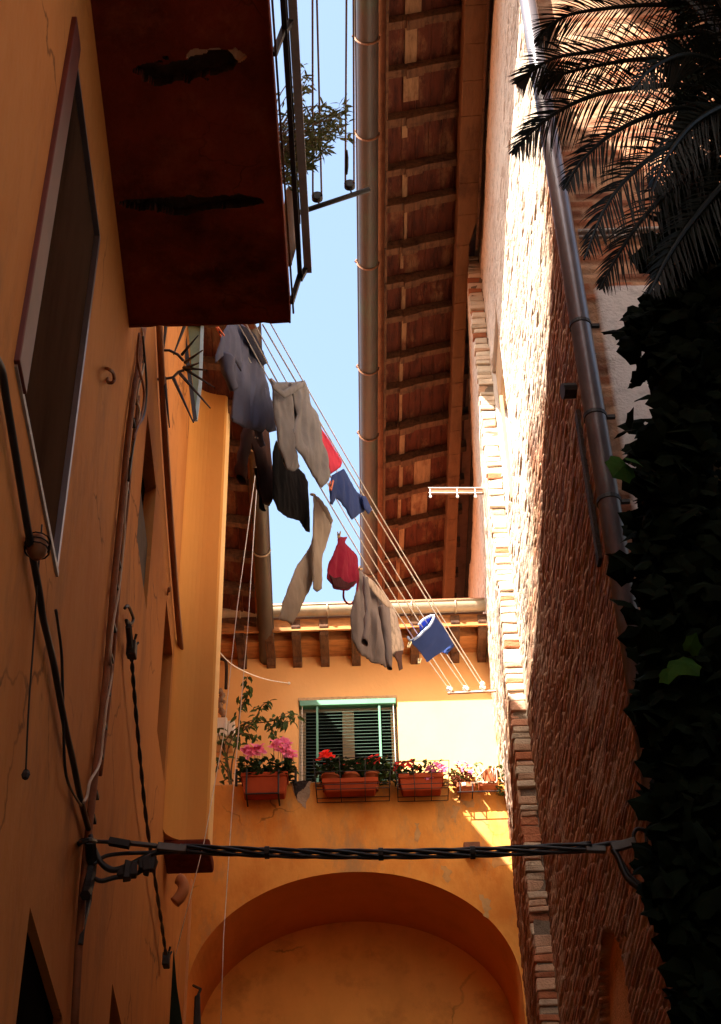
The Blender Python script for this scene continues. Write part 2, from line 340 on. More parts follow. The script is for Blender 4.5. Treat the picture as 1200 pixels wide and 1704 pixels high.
# --- the quoin: the brick edge of the far section, facing the camera
rq = random.Random(5)
mb = MB(); z = 2.0; tints = []
while z < 14.75:
    h = rq.choice([.052, .058, .064, .07, .08, .10]); dd = rq.uniform(-.012, .02); x0 = XF0 - rq.uniform(.0, .022); x1 = XN + rq.uniform(-.018, .012)
    mb.box((x0, YQ - .03 - dd, z), (x1, YQ + .05, z + h - rq.uniform(.002, .007)), .007)
    k = rq.random(); c = (.42, .16, .08) if k < .25 else ((.54, .33, .21) if k < .65 else (.54, .42, .30)); v = rq.uniform(.8, 1.15)
    lm = .75 * min(1, max(0, (z - 8.7) / .8)); c = tuple(p * (1 - lm) + q * lm for p, q in zip(c, (.74, .62, .48))) if rq.random() < .8 else c; tints += [tuple(q * v for q in c)] * 8; z += h  # quoin stones within the sun band are paled by colour
n0 = len(mb.v); mb.box((XF0 + .004, YQ - .018, 2), (XN + .35, YQ + .04, 14.75)); tints += [(.20, .15, .11)] * 8
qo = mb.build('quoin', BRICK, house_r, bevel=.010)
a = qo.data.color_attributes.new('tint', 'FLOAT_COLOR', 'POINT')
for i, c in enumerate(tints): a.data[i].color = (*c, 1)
# --- return wall facing the camera at the near corner: coarse brick above, white plaster below
wt = onY(1030, 480, YC).z
Xv = np.linspace(XN, 6.0, 170); Zv = np.concatenate([[0, 2], np.linspace(4.0, 14.9, 560)])
XX, ZZ = np.meshgrid(Xv, Zv, indexing='ij'); dep, tint = brick_grid(XX, ZZ, bw=.24, bh=.085, seed=40, pale=.35, erode=.7)
isw = (ZZ < wt + .012 * (fbm(XX * 9, ZZ * 0) - .5)) & (XX > XN + .06 + .03 * fbm(XX * 0, ZZ * 2)) & (ZZ > 5.2)
dep = np.where(isw, .016 + .006 * fbm(XX * 2, ZZ * 2), dep); tint = np.where(isw[..., None], np.array([.60, .56, .53]), tint * np.array([1.05, .95, .9]))
PT = np.stack([XX, YC - dep, ZZ], -1)
grid_mesh('wall', PT, np.ones((169, len(Zv) - 1), bool), BRICK, house_r, tint)['label'] = 'return wall of coarse brick over white plaster'
mb = MB(); mb.box((XN + .02, YC + .03, 14.72), (6, 19, 14.8)); mb.box((5.9, YC + .05, 0), (6, 19, 14.8)); mb.build('core', RUST, house_r)
# --- window beside the quoin
mb = MB()
P = lambda y, z, o: (XN + .26, y, z)
mb.quad((XN + .2, WY0 - .02, WZ0), (XN + .2, WY1 + .03, WZ0), (XN + .2, WY1 + .03, WZ1), (XN + .2, WY0 - .02, WZ1))
wf = mb.build('window', WHITEPL, house_r)
mb = MB()
for (y0, y1, z0, z1) in ((WY0, WY0, WZ0, WZ1), (WY1, WY1, WZ0, WZ1)): mb.quad((XN - .005, y0, z0), (XN + .2, y0, z0), (XN + .2, y1, z1), (XN - .005, y1, z1))
mb.quad((XN - .005, WY0, WZ1), (XN - .005, WY1, WZ1), (XN + .2, WY1, WZ1), (XN + .2, WY0, WZ1)); mb.quad((XN - .005, WY0, WZ0), (XN - .005, WY1, WZ0), (XN + .2, WY1, WZ0), (XN + .2, WY0, WZ0))
mb.build('reveal', WHITEPL, wf)
a_ = onX(838, 646, XN - .03); b_ = onX(832, 796, XN - .03)
mb = MB(); mb.bar((XN - .02, WY0 + .25, 12.0), (XN - .02, WY0 + .25, 10.75), .03, .06, (0, 1, 0)); mb.build('shutter_edge', mat('honey wood board', (.40, .26, .13), .7, .25, 5, (4, 4, .6)), wf, bevel=.004)
mb = MB(); mb.box((XN + .03, WY0 + .01, WZ1 - .5), (XN + .15, WY1 - .01, WZ1 - .005)); mb.build('lintel', WOOD_P, wf, bevel=.005)
mb = MB(); mb.box((XN + .14, WY0 + .3, WZ0), (XN + .19, WY0 + .36, WZ1 - .5)); mb.build('frame', STEEL, wf)

# --- eaves: gutter, boards, rafters, wall plate, roof
GH = 14.6
gp0 = onZ(611, 0, GH); gp1 = onZ(615, 990, GH); gd = (gp1 - gp0) / (gp1.y - gp0.y)
def gline(Y, dx=0, dz=0): return gp0 + gd * (Y - gp0.y) + Vector((dx, 0, dz))
mb = MB(); gr = .105
ys = [2.0 + .25 * i for i in range(69)]
vs = []; nseg = 12
for y in ys:
    c = gline(y)
    for k in range(nseg + 1):
        t = math.pi * k / nseg; vs.append(c + Vector((-math.cos(t) * gr, 0, -math.sin(t) * gr * 1.05)))
fs = [(i * (nseg + 1) + k, i * (nseg + 1) + k + 1, (i + 1) * (nseg + 1) + k + 1, (i + 1) * (nseg + 1) + k) for i in range(len(ys) - 1) for k in range(nseg)]
mb.add(vs, fs); mb.tube([gline(2, -gr), gline(19, -gr)], .012, 6)
gut_r = mb.build('gutter', COPPER, house_r, smooth=True)
gut_r['label'] = 'brown copper half-round gutter'
for py in (62, 222, 437, 612, 722, 947):
    y = onZ(600, py, GH).y; c = gline(y); mb = MB()
    mb.tube([c + Vector((-math.cos(t) * (gr + .008), 0, -math.sin(t) * (gr * 1.05 + .008))) for t in [math.pi * k / 12 for k in range(13)]] , .011, 5)
    mb.tube([c + Vector((-gr - .01, 0, 0)), c + Vector((-gr - .03, 0, .02)), c + Vector((-gr - .015, 0, .05))], .012, 5)
    mb.build('gutter_clip', mat('copper clip', (.16, .07, .035), .5, .2, 4, metal=.3) if py == 62 else bpy.data.materials['copper clip'], house_r)
SL = .24                                       # rise of the soffit towards the wall
xs0, xs1 = .20, 1.16
def sof(x, Y, dz=0): b = gline(Y); return Vector((b.x + x, Y, GH + .06 + SL * (x - xs0) + dz))
ry = [8.36, 8.89, 9.44, 10.03, 10.48, 11.04, 11.52, 12.02, 12.64, 13.13, 13.79, 14.37, 14.97, 15.55, 16.21, 16.85]
ry = [8.36 - .56 * k for k in range(10, 0, -1)] + ry + [17.4, 17.95]
rr = random.Random(3)
boards = MB()
nb = 7; bw = (xs1 - xs0) / nb
for i in range(len(ry) - 1):
    for k in range(nb):
        lift = rr.uniform(0, .012); x0 = xs0 + k * bw; x1 = x0 + bw - .004
        boards.hexa([sof(x0, ry[i], lift + .05), sof(x1, ry[i], lift + .05), sof(x1, ry[i + 1], lift + .05), sof(x0, ry[i + 1], lift + .05)], [sof(x0, ry[i], lift + .075), sof(x1, ry[i], lift + .075), sof(x1, ry[i + 1], lift + .075), sof(x0, ry[i + 1], lift + .075)])
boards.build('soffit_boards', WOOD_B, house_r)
PBM = mat('patch board wood', (.29, .165, .085), .85, .4, 4, (7, 1, 1), .3, 26, .2, dark=(.12, .03, .012), darkamt=.9, darkscale=2.2, darkstretch=(2, .9, 1))
for i in range(len(ry) - 1):
    y0, y1 = ry[i] + .03, ry[i + 1] - .03
    if rr.random() < .85:
        x0 = xs0 + .16 + rr.uniform(-.02, .03); wd = rr.uniform(.10, .16) if i < 12 else rr.uniform(.03, .07)
        ya, yb = (y0, y1) if rr.random() < .7 else (y0, y0 + (y1 - y0) * rr.uniform(.4, .8))
        pale = MB(); pale.hexa([sof(x0, ya, .03), sof(x0 + wd, ya, .03), sof(x0 + wd, yb, .03), sof(x0, yb, .03)], [sof(x0, ya, .048), sof(x0 + wd, ya, .048), sof(x0 + wd, yb, .048), sof(x0, yb, .048)]); pale.build('patch_board', PBM, house_r)
    if i > 20 and rr.random() < .7:
        x0 = xs0 + .33 + rr.uniform(0, .04); wd = rr.uniform(.13, .3)
        pale = MB(); pale.hexa([sof(x0, y0, .03), sof(x0 + wd, y0, .03), sof(x0 + wd, y1, .03), sof(x0, y1, .03)], [sof(x0, y0, .048), sof(x0 + wd, y0, .048), sof(x0 + wd, y1, .048), sof(x0, y1, .048)]); pale.build('patch_board', PBM, house_r)
for i, y in enumerate(ry):
    mb = MB(); th = rr.uniform(.075, .10); hh = rr.uniform(.10, .135); n = 7
    for k in range(n):
        f0, f1 = k / n, (k + 1) / n
        xa, xb = xs0 - .02 + f0 * (xs1 - xs0 + .05), xs0 - .02 + f1 * (xs1 - xs0 + .05)
        if k == 0: pr = None
        def sec(x, s_): 
            a = .012 * (mnoise.noise(Vector((x * 4, i * 3.1, s_))));
            return [sof(x, y - th / 2 + a, .055), sof(x, y + th / 2 + a, .055), sof(x, y + th / 2 + a, .055 - hh + a), sof(x, y - th / 2 + a, .055 - hh + a)]
        mb.hexa(sec(xa, 1), sec(xb, 1))
    # carved nose step near the gutter end
    x = xs0 + .17 + rr.uniform(-.02, .02)
    mb.hexa([sof(x, y - th / 2 - .008, .03), sof(x, y + th / 2 + .008, .03), sof(x, y + th / 2 + .008, -hh + .02), sof(x, y - th / 2 - .008, -hh + .02)],
            [sof(x + .17, y - th / 2 - .008, .03), sof(x + .17, y + th / 2 + .008, .03), sof(x + .17, y + th / 2 + .008, -hh + .035), sof(x + .17, y - th / 2 - .008, -hh + .035)])
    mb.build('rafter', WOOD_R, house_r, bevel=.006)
mb = MB()                                       # fascia behind the gutter
mb.hexa([sof(xs0 - .025, 2, -.05), sof(xs0 - .0, 2, -.05), sof(xs0 - .0, 18, -.05), sof(xs0 - .025, 18, -.05)], [sof(xs0 - .025, 2, .08), sof(xs0, 2, .08), sof(xs0, 18, .08), sof(xs0 - .025, 18, .08)])
mb.build('fascia', WOOD_R, house_r)
mb = MB(); n = 40                               # stained plaster wall plate under the rafters
def plate(Y):
    a = onZ(770 - .028 * 500, 500, 14.55); z0 = 14.5 + .02 * mnoise.noise(Vector((0, Y * 1.3, 0)))
    xa = 1.075 + .012 * mnoise.noise(Vector((5, Y * 1.1, 0))) ; xb = 1.30 if Y < 10.9 else 1.21
    return [Vector((xa, Y, z0)), Vector((xb, Y, z0 + .02)), Vector((xb, Y, 15.0)), Vector((xa, Y, 15.0))]
for i in range(n):
    y0 = 2.5 + (18.5 - 2.5) * i / n; y1 = 2.5 + (18.5 - 2.5) * (i + 1) / n; mb.hexa(plate(y0), plate(y1))
mb.build('wall_plate', BEAM, house_r, bevel=.01)
mb = MB(); mb.bar((1.33, 2.5, 14.62), (1.33, 10.9, 14.62), .03, .03); mb.bar((1.285, 2.5, 14.50), (1.285, 10.95, 14.50), .022, .03); mb.build('batten', WOOD_R, house_r)
mb = MB()
mb.hexa([gline(1, -.06, .09), gline(20, -.06, .09), Vector((6.2, 20, 16.2)), Vector((6.2, 1, 16.2))], [gline(1, -.06, .13), gline(20, -.06, .13), Vector((6.2, 20, 16.3)), Vector((6.2, 1, 16.3))])
mb.build('roof', TILE, house_r)

# --- downpipe and thinner pipes at the corner
pc = [onX(*p, XN - .085) for p in [(898, 150), (985, 640), (1030, 920)]]
dpy = sum(p.y for p in pc) / 3
DX = XN - .085
mb = MB(); mb.tube([(DX, dpy, 2.0), (DX, dpy, 11.2), (DX, dpy, 14.2)], .058, 16)
dpo = mb.build('downpipe', STEEL, house_r, smooth=True); dpo['label'] = 'dark grey round downpipe'
for py in (100, 380, 738, 1025):
    zz = onX(985, py, DX).z if py > 300 else onX(900, py, DX).z
    mb = MB(); mb.tube([(DX, dpy, zz - .012), (DX, dpy, zz + .012)], .064, 16); mb.bar((DX + .06, dpy, zz), (XN + .02, dpy, zz), .02, .02)
    mb.build('pipe_bracket', IRON, house_r)
q = onX(1005, 600, XN + .0)
mb = MB(); mb.tube([(XN - .03, YC + .02, 1), (XN - .03, YC + .02, onX(970, 440, XN - .03).z)], .022, 10); mb.build('thin_pipe', GREYPIPE, house_r, smooth=True)
zc_ = onY(1000, 385, YC - .04).z
mb = MB(); mb.tube([(XN + .02, YC - .04, zc_), (4, YC - .04, zc_ + .02)], .018, 8); mb.tube([(XN + .02, YC - .04, zc_ - .05), (4, YC - .04, zc_ - .04)], .012, 8); mb.build('conduit', GREYPIPE, house_r, smooth=True)
b_ = onX(963, 650, XN)
mb = MB(); mb.tube([(XN - .02, b_.y, b_.z), (XN - .10, b_.y - .01, b_.z - .01)], .05, 10); mb.build('wall_tie', IRON, house_r)
mb = MB(); b2 = onX(985, 800, XN); mb.box((XN - .035, b2.y - .03, b2.z - .6), (XN - .012, b2.y + .05, b2.z + .55)); mb.build('iron_strap', RUST, house_r)

# ================================================================== FAR: the gallery house closing the alley
YU = 15.05
house_f = empty('gallery_house', (0, YF, 0), 'orange house closing the alley, with a deep arch and a green window', 'house')
PARZ = 10.02; XA, XB = -1.95, 1.42
ac = -.185; aw = 1.535; az = 7.83; ah = 1.19           # arch: centre, half width, springing, rise
def arch_pts(n=48, grow=0): return [(ac - (aw + grow) * math.cos(math.pi * k / n), az + (ah + grow) * math.sin(math.pi * k / n)) for k in range(n + 1)]
ap = arch_pts()
mb = MB()
for (x0, z0), (x1, z1) in zip(ap, ap[1:]):
    mb.quad((x0, YF, z0), (x1, YF, z1), (x1, YF, PARZ), (x0, YF, PARZ))
mb.quad((XA, YF, 0), (ac - aw, YF, 0), (ac - aw, YF, az), (XA, YF, az)); mb.quad((XA, YF, az), (ac - aw, YF, az), (ac - aw, YF, PARZ), (XA, YF, PARZ))
mb.quad((ac + aw, YF, 0), (XB, YF, 0), (XB, YF, az), (ac + aw, YF, az)); mb.quad((ac + aw, YF, az), (XB, YF, az), (XB, YF, PARZ), (ac + aw, YF, PARZ))
fw = mb.build('gallery_wall', PL_F, house_f)
mb = MB(); mb.box((XA, YF + .002, PARZ - .002), (XB, YF + .16, PARZ + .006)); mb.quad((XA, YF + .16, 9.1), (XB, YF + .16, 9.1), (XB, YF + .16, PARZ), (XA, YF + .16, PARZ)); mb.quad((XA, YF + .16, 9.25), (XB, YF + .16, 9.25), (XB, YU, 9.25), (XA, YU, 9.25)); mb.build('terrace', GREYPATCH, house_f)
mb = MB()
for (x0, z0), (x1, z1) in zip(ap, ap[1:]): mb.quad((x0, YF, z0), (x0, YU - .002, z0), (x1, YU - .002, z1), (x1, YF, z1))
for sx in (ac - aw, ac + aw): mb.quad((sx, YF, 0), (sx, YU, 0), (sx, YU, az), (sx, YF, az))
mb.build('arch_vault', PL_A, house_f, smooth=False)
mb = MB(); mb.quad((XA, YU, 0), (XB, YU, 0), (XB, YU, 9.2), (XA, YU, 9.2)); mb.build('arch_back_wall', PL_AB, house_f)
# a chipped patch of bare render under the parapet edge
def blob(pts, Y, jag=.012, dens=3, seed=0, off=.006):
    r_ = random.Random(seed); out = []
    for i in range(len(pts)):
        a = Vector(pts[i]); b = Vector(pts[(i + 1) % len(pts)])
        for k in range(dens): out.append(a.lerp(b, k / dens) + Vector((r_.uniform(-jag, jag), r_.uniform(-jag, jag))))
    res = delaunay_2d_cdt(out, [], [list(range(len(out)))], 1, 1e-5)
    return [(v.x, Y - off, v.y) for v in res[0]], [tuple(f) for f in res[2]]
def px_blob(pxs, Y, **k): return blob([(lambda p: (p.x, p.z))(onY(*p, Y)) for p in pxs], Y, **k)
mb = MB(); mb.add(*px_blob([(486, 1301), (518, 1301), (514, 1325), (508, 1345), (498, 1335), (490, 1318)], YF, seed=1)); mb.build('bare_patch', GREYPATCH, house_f)
mb = MB(); mb.add(*px_blob([(485, 1300), (514, 1300), (505, 1314), (497, 1318), (494, 1332), (491, 1318)], YF, seed=2, off=.011)); mb.build('broken_edge', RUST, house_f)
for i, pxs in enumerate([[(728, 1335), (737, 1332), (738, 1380), (730, 1385)], [(690, 1370), (699, 1372), (697, 1400), (690, 1396)], [(755, 1340), (766, 1345), (760, 1372), (752, 1362)], [(815, 1425), (848, 1420), (850, 1440), (822, 1445)], [(800, 1490), (818, 1500), (812, 1530), (802, 1515)], [(770, 1330), (790, 1334), (786, 1344), (768, 1340)], [(735, 1440), (752, 1446), (748, 1470), (737, 1462)]]):
    mb = MB(); mb.add(*px_blob(pxs, YF, seed=10 + i, jag=.02, dens=5, off=.004)); mb.build('bare_patch', mat('scuffed render', (.46, .26, .10), .95, .35, 10) if i % 3 else mat('worn render', (.52, .27, .085), .95, .3, 8) , house_f)
# upper wall with the window hole
W0 = onY(497, 1166, YU); W1 = onY(660, 1162, YU); wz1 = (W0.z + W1.z) / 2; wz0 = 9.75
GZ0 = onY(600, 1030, 14.5).z
P = lambda x, z, o: (x, YU - o, z)
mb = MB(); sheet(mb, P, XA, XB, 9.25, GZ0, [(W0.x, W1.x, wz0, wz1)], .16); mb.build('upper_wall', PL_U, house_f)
# return of the upper wall against the brick house, roof and eaves
win_f = MB(); win_f.box((W0.x - .01, YU + .10, wz1 - .02), (W1.x + .01, YU + .2, wz1 + .05)); 
# window: cream frame, dark panes, outside blind
fy = YU + .14; ww = W1.x - W0.x; xm = (W0.x + W1.x) / 2
mb = MB(); fr = .075
mb.box((W0.x, fy - .03, wz0), (W0.x + fr, fy + .03, wz1)); mb.box((W1.x - fr, fy - .03, wz0), (W1.x, fy + .03, wz1)); mb.box((xm - .065, fy - .035, wz0), (xm + .065, fy + .03, wz1 - fr)); mb.box((W0.x + fr, fy - .028, wz1 - fr), (W1.x - fr, fy + .03, wz1)); 
winf = mb.build('window', CREAM, house_f, bevel=.004)
for a, b in ((W0.x + fr, xm - .065), (xm + .065, W1.x - fr)):
    mb = MB(); mb.quad((a, fy, wz0), (b, fy, wz0), (b, fy, wz1 - fr), (a, fy, wz1 - fr)); mb.build('pane', WGLASS, winf)
mb = MB(); mb.box((W0.x + .01, YU - .03, wz1 - .085), (W1.x - .01, YU + .05, wz1 - .012)); mb.build('head_rail', GREEN_L, winf, bevel=.006)
mb = MB(); mb.box((W0.x - .005, YU - .012, wz1 - .010), (W1.x + .005, YU + .03, wz1 + .035)); mb.build('lintel', WOOD_P, winf, bevel=.004)
mb = MB(); k = 0; z = wz1 - .115
while z > wz0:
    mb.hexa([(W0.x + .02, YU + .005, z), (W1.x - .02, YU + .005, z), (W1.x - .02, YU + .006, z + .004), (W0.x + .02, YU + .006, z + .004)], [(W0.x + .02, YU + .045, z + .022), (W1.x - .02, YU + .045, z + .022), (W1.x - .02, YU + .045, z + .026), (W0.x + .02, YU + .045, z + .026)]); z -= .0425
mb.build('blind_slats', SLAT, winf)
for px in (528, 631):
    c = onY(px, 1175, YU).x; mb = MB(); mb.box((c - .012, YU - .012, wz0), (c + .012, YU + .004, wz1 - .08)); mb.build('blind_guide', GREEN_L, winf)
mb = MB(); mb.tube([(W0.x + .04, YU - .004, wz1 - .08), (W0.x + .04, YU - .004, wz0)], .004, 5); mb.tube([(W1.x - .04, YU - .004, wz1 - .08), (W1.x - .04, YU - .004, wz0)], .004, 5); mb.build('blind_cord', ROPE, winf)
# eaves
GZ = onY(600, 1012, 14.5).z; GY = 14.48
mb = MB(); vs = []; xs = [XA + .05 + (1.372 - XA - .05) * i / 30 for i in range(31)]
for x in xs:
    for k in range(13):
        t = math.pi * k / 12; vs.append((x, GY - math.cos(t) * .078, GZ - .012 - math.sin(t) * .088))
mb.add(vs, [(i * 13 + k, i * 13 + k + 1, (i + 1) * 13 + k + 1, (i + 1) * 13 + k) for i in range(30) for k in range(12)]); mb.tube([(XA, GY - .078, GZ), (1.37, GY - .078, GZ)], .012, 6)
mb.build('gutter', ZINC, house_f, smooth=True)['label'] = 'weathered half-round zinc gutter'
for px in (400, 545, 685, 758):
    x = onY(px, 1012, GY).x; mb = MB(); mb.tube([(x, GY - math.cos(t) * .086, GZ - .012 - math.sin(t) * .096) for t in [math.pi * k / 12 for k in range(13)]], .009, 5); mb.ball((x - .03, GY - .02, GZ + .01), .035, 6, (1.8, 1, .6)); mb.build('gutter_clip', ZINC, house_f)
EZ = GZ - .10
mb = MB(); mb.box((XA, GY + .06, EZ - .03), (1.39, YU + .05, EZ)); mb.box((XA, GY + .055, EZ - .16), (1.39, GY + .085, EZ - .031)); mb.box((XA, GY + .25, EZ - .165), (1.385, YU - .002, EZ - .032)); mb.build('eaves_boards', mat('orange stained wood', (.42, .17, .05), .8, .4, 4, (1, 5, 5), .25, 24, dark=(.14, .05, .02), darkamt=.7, darkscale=3, darkstretch=(.6, 2, 2)), house_f)
for px in (402, 450, 494, 540, 592, 640, 690, 757, 802):
    x = onY(px, 1065, 14.8).x; mb = MB(); hw = .05
    prof = [(GY + .04, EZ - .02), (GY + .04, EZ - .12), (GY + .10, EZ - .20), (GY + .20, EZ - .23), (YU - .12, EZ - .245), (YU - .06, EZ - .30), (YU + .03, EZ - .31), (YU + .03, EZ - .02)]
    n = len(prof); mb.add([(x - hw, y, z) for y, z in prof] + [(x + hw, y, z) for y, z in prof], [tuple(range(n)), tuple(range(2 * n - 1, n - 1, -1))] + [(i, i + n, (i + 1) % n + n, (i + 1) % n) for i in range(n)])
    mb.build('corbel', WOOD_R, house_f, bevel=.006)
mb = MB(); mb.hexa([(XA, GY - .02, GZ + .03), (1.37, GY - .02, GZ + .03), (1.37, 22, GZ + 1.9), (XA, 22, GZ + 1.9)], [(XA, GY - .02, GZ + .07), (1.37, GY - .02, GZ + .07), (1.37, 22, GZ + 2.0), (XA, 22, GZ + 2.0)]); mb.build('roof', TILE, house_f)
# small marks on the wall: arch back holes, iron stub on the gallery wall, pipe at the left jamb
mb = MB(); p = onY(785, 1418, YF); mb.box((p.x - .08, YF - .12, p.z - .05), (p.x + .08, YF + .02, p.z + .05)); mb.build('iron_stub', RUSTPIPE, house_f, bevel=.01)
mb = MB(); x_ = onY(309, 1600, YF - .06).x
mb.tube([(x_, YF - .06, onY(312, 1465, YF - .06).z), (x_, YF - .06, 0)], .03, 10); mb.build('downpipe', mat('orange painted pipe', (.45, .17, .05), .6, .2, 3), house_f, smooth=True)

# ================================================================== LEFT: the ochre house
house_l = empty('ochre_house', (xl(7), 7, 0), 'tall ochre house on the left with a balcony, dark windows and cables on its front', 'house')
def LP(Y, Z, o=0): return (xl(Y) + o, Y, Z)
def yz(px, py): p = onL(px, py); return p.y, p.z
def rect(tl, tr, br, bl):        # apex points of an opening: near-top, far-top, far-bottom, near-bottom
    a, b, c, d = yz(*tl), yz(*tr), yz(*br), yz(*bl)
    return ((a[0] + d[0]) / 2, (b[0] + c[0]) / 2, (c[1] + d[1]) / 2, (a[1] + b[1]) / 2)
H1 = rect((125, 70), (165, 410), (90, 970), (20, 550)) + (.03,)
H2 = rect((244, 700), (262, 805), (243, 1005), (228, 900)) + (.09,)
H3 = rect((278, 987), (286, 1100), (273, 1314), (262, 1204)) + (.10,)
d0 = yz(50, 1510); d1 = yz(90, 1704); d2 = yz(35, 1704); H4 = (d0[0], d0[0] + 1.1, 0.0, d0[1], .05)
e0 = yz(187, 1637); H5 = (e0[0], e0[0] + .8, 0.0, e0[1], .12)
mb = MB(); sheet(mb, LP, -14, YF + .01, 0, 13.6, [H1, H2, H3, H4, H5], cuts_u=[0, 2, 4, 8, 10, 12], cuts_v=[2, 4, 6, 8, 10, 12])
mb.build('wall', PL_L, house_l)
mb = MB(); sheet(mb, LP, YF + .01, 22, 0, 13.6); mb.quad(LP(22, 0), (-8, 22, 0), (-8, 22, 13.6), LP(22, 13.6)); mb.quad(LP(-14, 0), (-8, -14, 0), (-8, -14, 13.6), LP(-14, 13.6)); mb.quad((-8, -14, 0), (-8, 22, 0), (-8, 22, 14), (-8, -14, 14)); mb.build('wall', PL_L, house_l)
# rounded inner corner and pier
PY = 11.3; PX = -1.279; PB = 7.90
mb = MB(); pts = []
for k in range(9):
    t = math.pi / 2 * k / 8; r_ = .20; pts.append((xl(PY - r_) + .001 + r_ - r_ * math.cos(t), PY - r_ + r_ * math.sin(t)))
pts.append((PX - .02, PY)); pts.append((PX, PY + .015))
for (x0, y0), (x1, y1) in zip(pts, pts[1:]): mb.quad((x0, y0, PB), (x1, y1, PB), (x1, y1, 12.9), (x0, y0, 12.9))
mb.quad((xl(PY) - .05, PY + .34, PB), (PX, PY + .34, PB), (PX, PY + .34, 12.9), (xl(PY) - .05, PY + .34, 12.9))
mb.add([(x, y, PB) for x, y in pts] + [(PX, PY + .34, PB), (xl(PY) - .05, PY + .34, PB)], [tuple(range(len(pts) + 1, -1, -1))]); pier = mb.build('pier', PL_P, house_l, smooth=True)
mb = MB(); mb.quad((PX, PY + .0152, PB), (PX, PY + .34, PB), (PX, PY + .34, 12.9), (PX, PY + .0152, 12.9)); mb.build('edge', PL_LIT, pier)  # light on the pier's side face put into a paler plaster colour
mb = MB(); mb.box((xl(PY) - .02, PY - .03, PB - .10), (PX + .02, PY + .36, PB + .004)); mb.build('corbel', OXB, pier, bevel=.02)  # shade under the pier put into this slab's dark colour
# windows and doors
def pane(h, m, d, name='window'):
    mb = MB(); y0, y1, z0, z1 = h[:4]; mb.quad(LP(y0, z0, -d), LP(y1, z0, -d), LP(y1, z1, -d), LP(y0, z1, -d)); return mb.build(name, m, house_l)
w1 = pane(H1, NETM, .022); w1['label'] = 'large window with a brown screen in a maroon frame'
y0, y1, z0, z1 = H1[:4]
mb = MB()
def lb(mb, ya, yb, za, zb, oa, ob):
    mb.hexa([LP(ya, za, oa), LP(yb, za, oa), LP(yb, zb, oa), LP(ya, zb, oa)], [LP(ya, za, ob), LP(yb, za, ob), LP(yb, zb, ob), LP(ya, zb, ob)])
lb(mb, y0 - .02, y0 + .17, z0, z1 + .05, -.05, .025); mb.build('frame', MAROON, w1, bevel=.006)
mb = MB(); lb(mb, y0 + .171, y0 + .20, z0, z1, -.03, .0); lb(mb, y0, y1, z0 - .012, z0 + .02, -.03, .012); mb.build('frame', GREYPIPE, w1)
mb = MB(); lb(mb, y1 - .035, y1 + .004, z0, z1, -.03, .006); lb(mb, y0, y1, z1 - .02, z1 + .008, -.03, .006); mb.build('frame', STEEL, w1)
w2 = pane(H2, DARKIN, .085)
y0, y1, z0, z1 = H2[:4]; mb = MB(); lb(mb, y0, y1, z0, z0 + (z1 - z0) * .52, -.07, -.03); mb.build('panel', mat('grimy stone panel', (.11, .08, .055), .95, .5, 3, (1, 1, .4), .4, 18), w2)
w3 = pane(H3, MAROON, .09)
dr = pane(H4, DARKIN, .04, 'door'); pane(H5, MAROON, .10, 'door')
# green shutters standing open
def shutter(pxs, mt, edge):
    a, b, c, d = [onY(*p, q) for p, q in pxs]
    n_ = (b - a).cross(d - a).normalized() * .035
    mb = MB(); mb.hexa([a, b, c, d], [a + n_, b + n_, c + n_, d + n_]); o = mb.build('shutter', mt, house_l)
    return o, (a, b, c, d), n_
sy = 10.4
so_, q_, n_ = shutter([((311, 520), sy), ((338, 520), sy), ((334, 640), sy), ((326, 699), sy)], mat('grey green shutter', (.16, .19, .11), .6, .3, 5), None)
a, b, c, d = q_
mb = MB(); mb.bar(onY(337.5, 520, sy - .02), onY(333.5, 640, sy - .02), .02, .03); mb.bar(onY(333.5, 640, sy - .02), onY(326, 700, sy - .02), .02, .03); mb.build('edge', mat('blue grey paint', (.26, .36, .40), .5, .15, 4), so_)
mb = MB(); mb.hexa([onY(301, 540, sy - .05), onY(308, 540, sy - .05), onY(328, 697, sy - .05), onY(322, 703, sy - .05)], [onY(301, 540, sy - .02), onY(308, 540, sy - .02), onY(328, 697, sy - .02), onY(322, 703, sy - .02)])
mb.build('dark_underside', IRON, so_)  # black strip standing for the dark underside of the shutter
o2, q2, n2 = shutter([((279, 1704), 12.6), ((289, 1580), 12.6), ((294, 1640), 12.6), ((306, 1720), 12.6)], mat('black green shutter', (.008, .016, .010), .8, .3, 5, spec=.1), None); o2['label'] = 'dark green shutter low on the wall'
# --- left eaves (slightly falling towards the far end)
def lz(Y): return 1.6 + 11.35 - .10 * (Y - 9.5)
def on_e(px, py):
    d = ray(px, py); n = Vector((0, .10, 1)); p0 = Vector((0, 9.5, 12.85)); t = (p0 - EYE).dot(n) / d.dot(n); return EYE + d * t
e0 = on_e(418, 545); e1 = on_e(440, 1010); ed = (e1 - e0) / (e1.y - e0.y)
def el(Y, dx=0, dz=0): return e0 + ed * (Y - e0.y) + Vector((dx, 0, dz))
er = .085
mb = MB(); vs = []
yl = [10.3 + .5 * i for i in range(22)]
for y in yl:
    for k in range(13):
        t = math.pi * k / 12; vs.append(el(y) + Vector((-math.cos(t) * er, 0, -math.sin(t) * er)))
mb.add(vs, [(i * 13 + k, i * 13 + k + 1, (i + 1) * 13 + k + 1, (i + 1) * 13 + k) for i in range(len(yl) - 1) for k in range(12)]); mb.tube([el(10.3, er), el(20.5, er)], .011, 6)
mb.build('gutter', COPPER, house_l, smooth=True)
for py in (740, 915):
    c = on_e(430, py); c = el(c.y); mb = MB(); mb.tube([c + Vector((-math.cos(t) * (er + .008), 0, -math.sin(t) * (er + .008))) for t in [math.pi * k / 12 for k in range(13)]], .010, 5); mb.build('gutter_clip', ZINC, house_l)
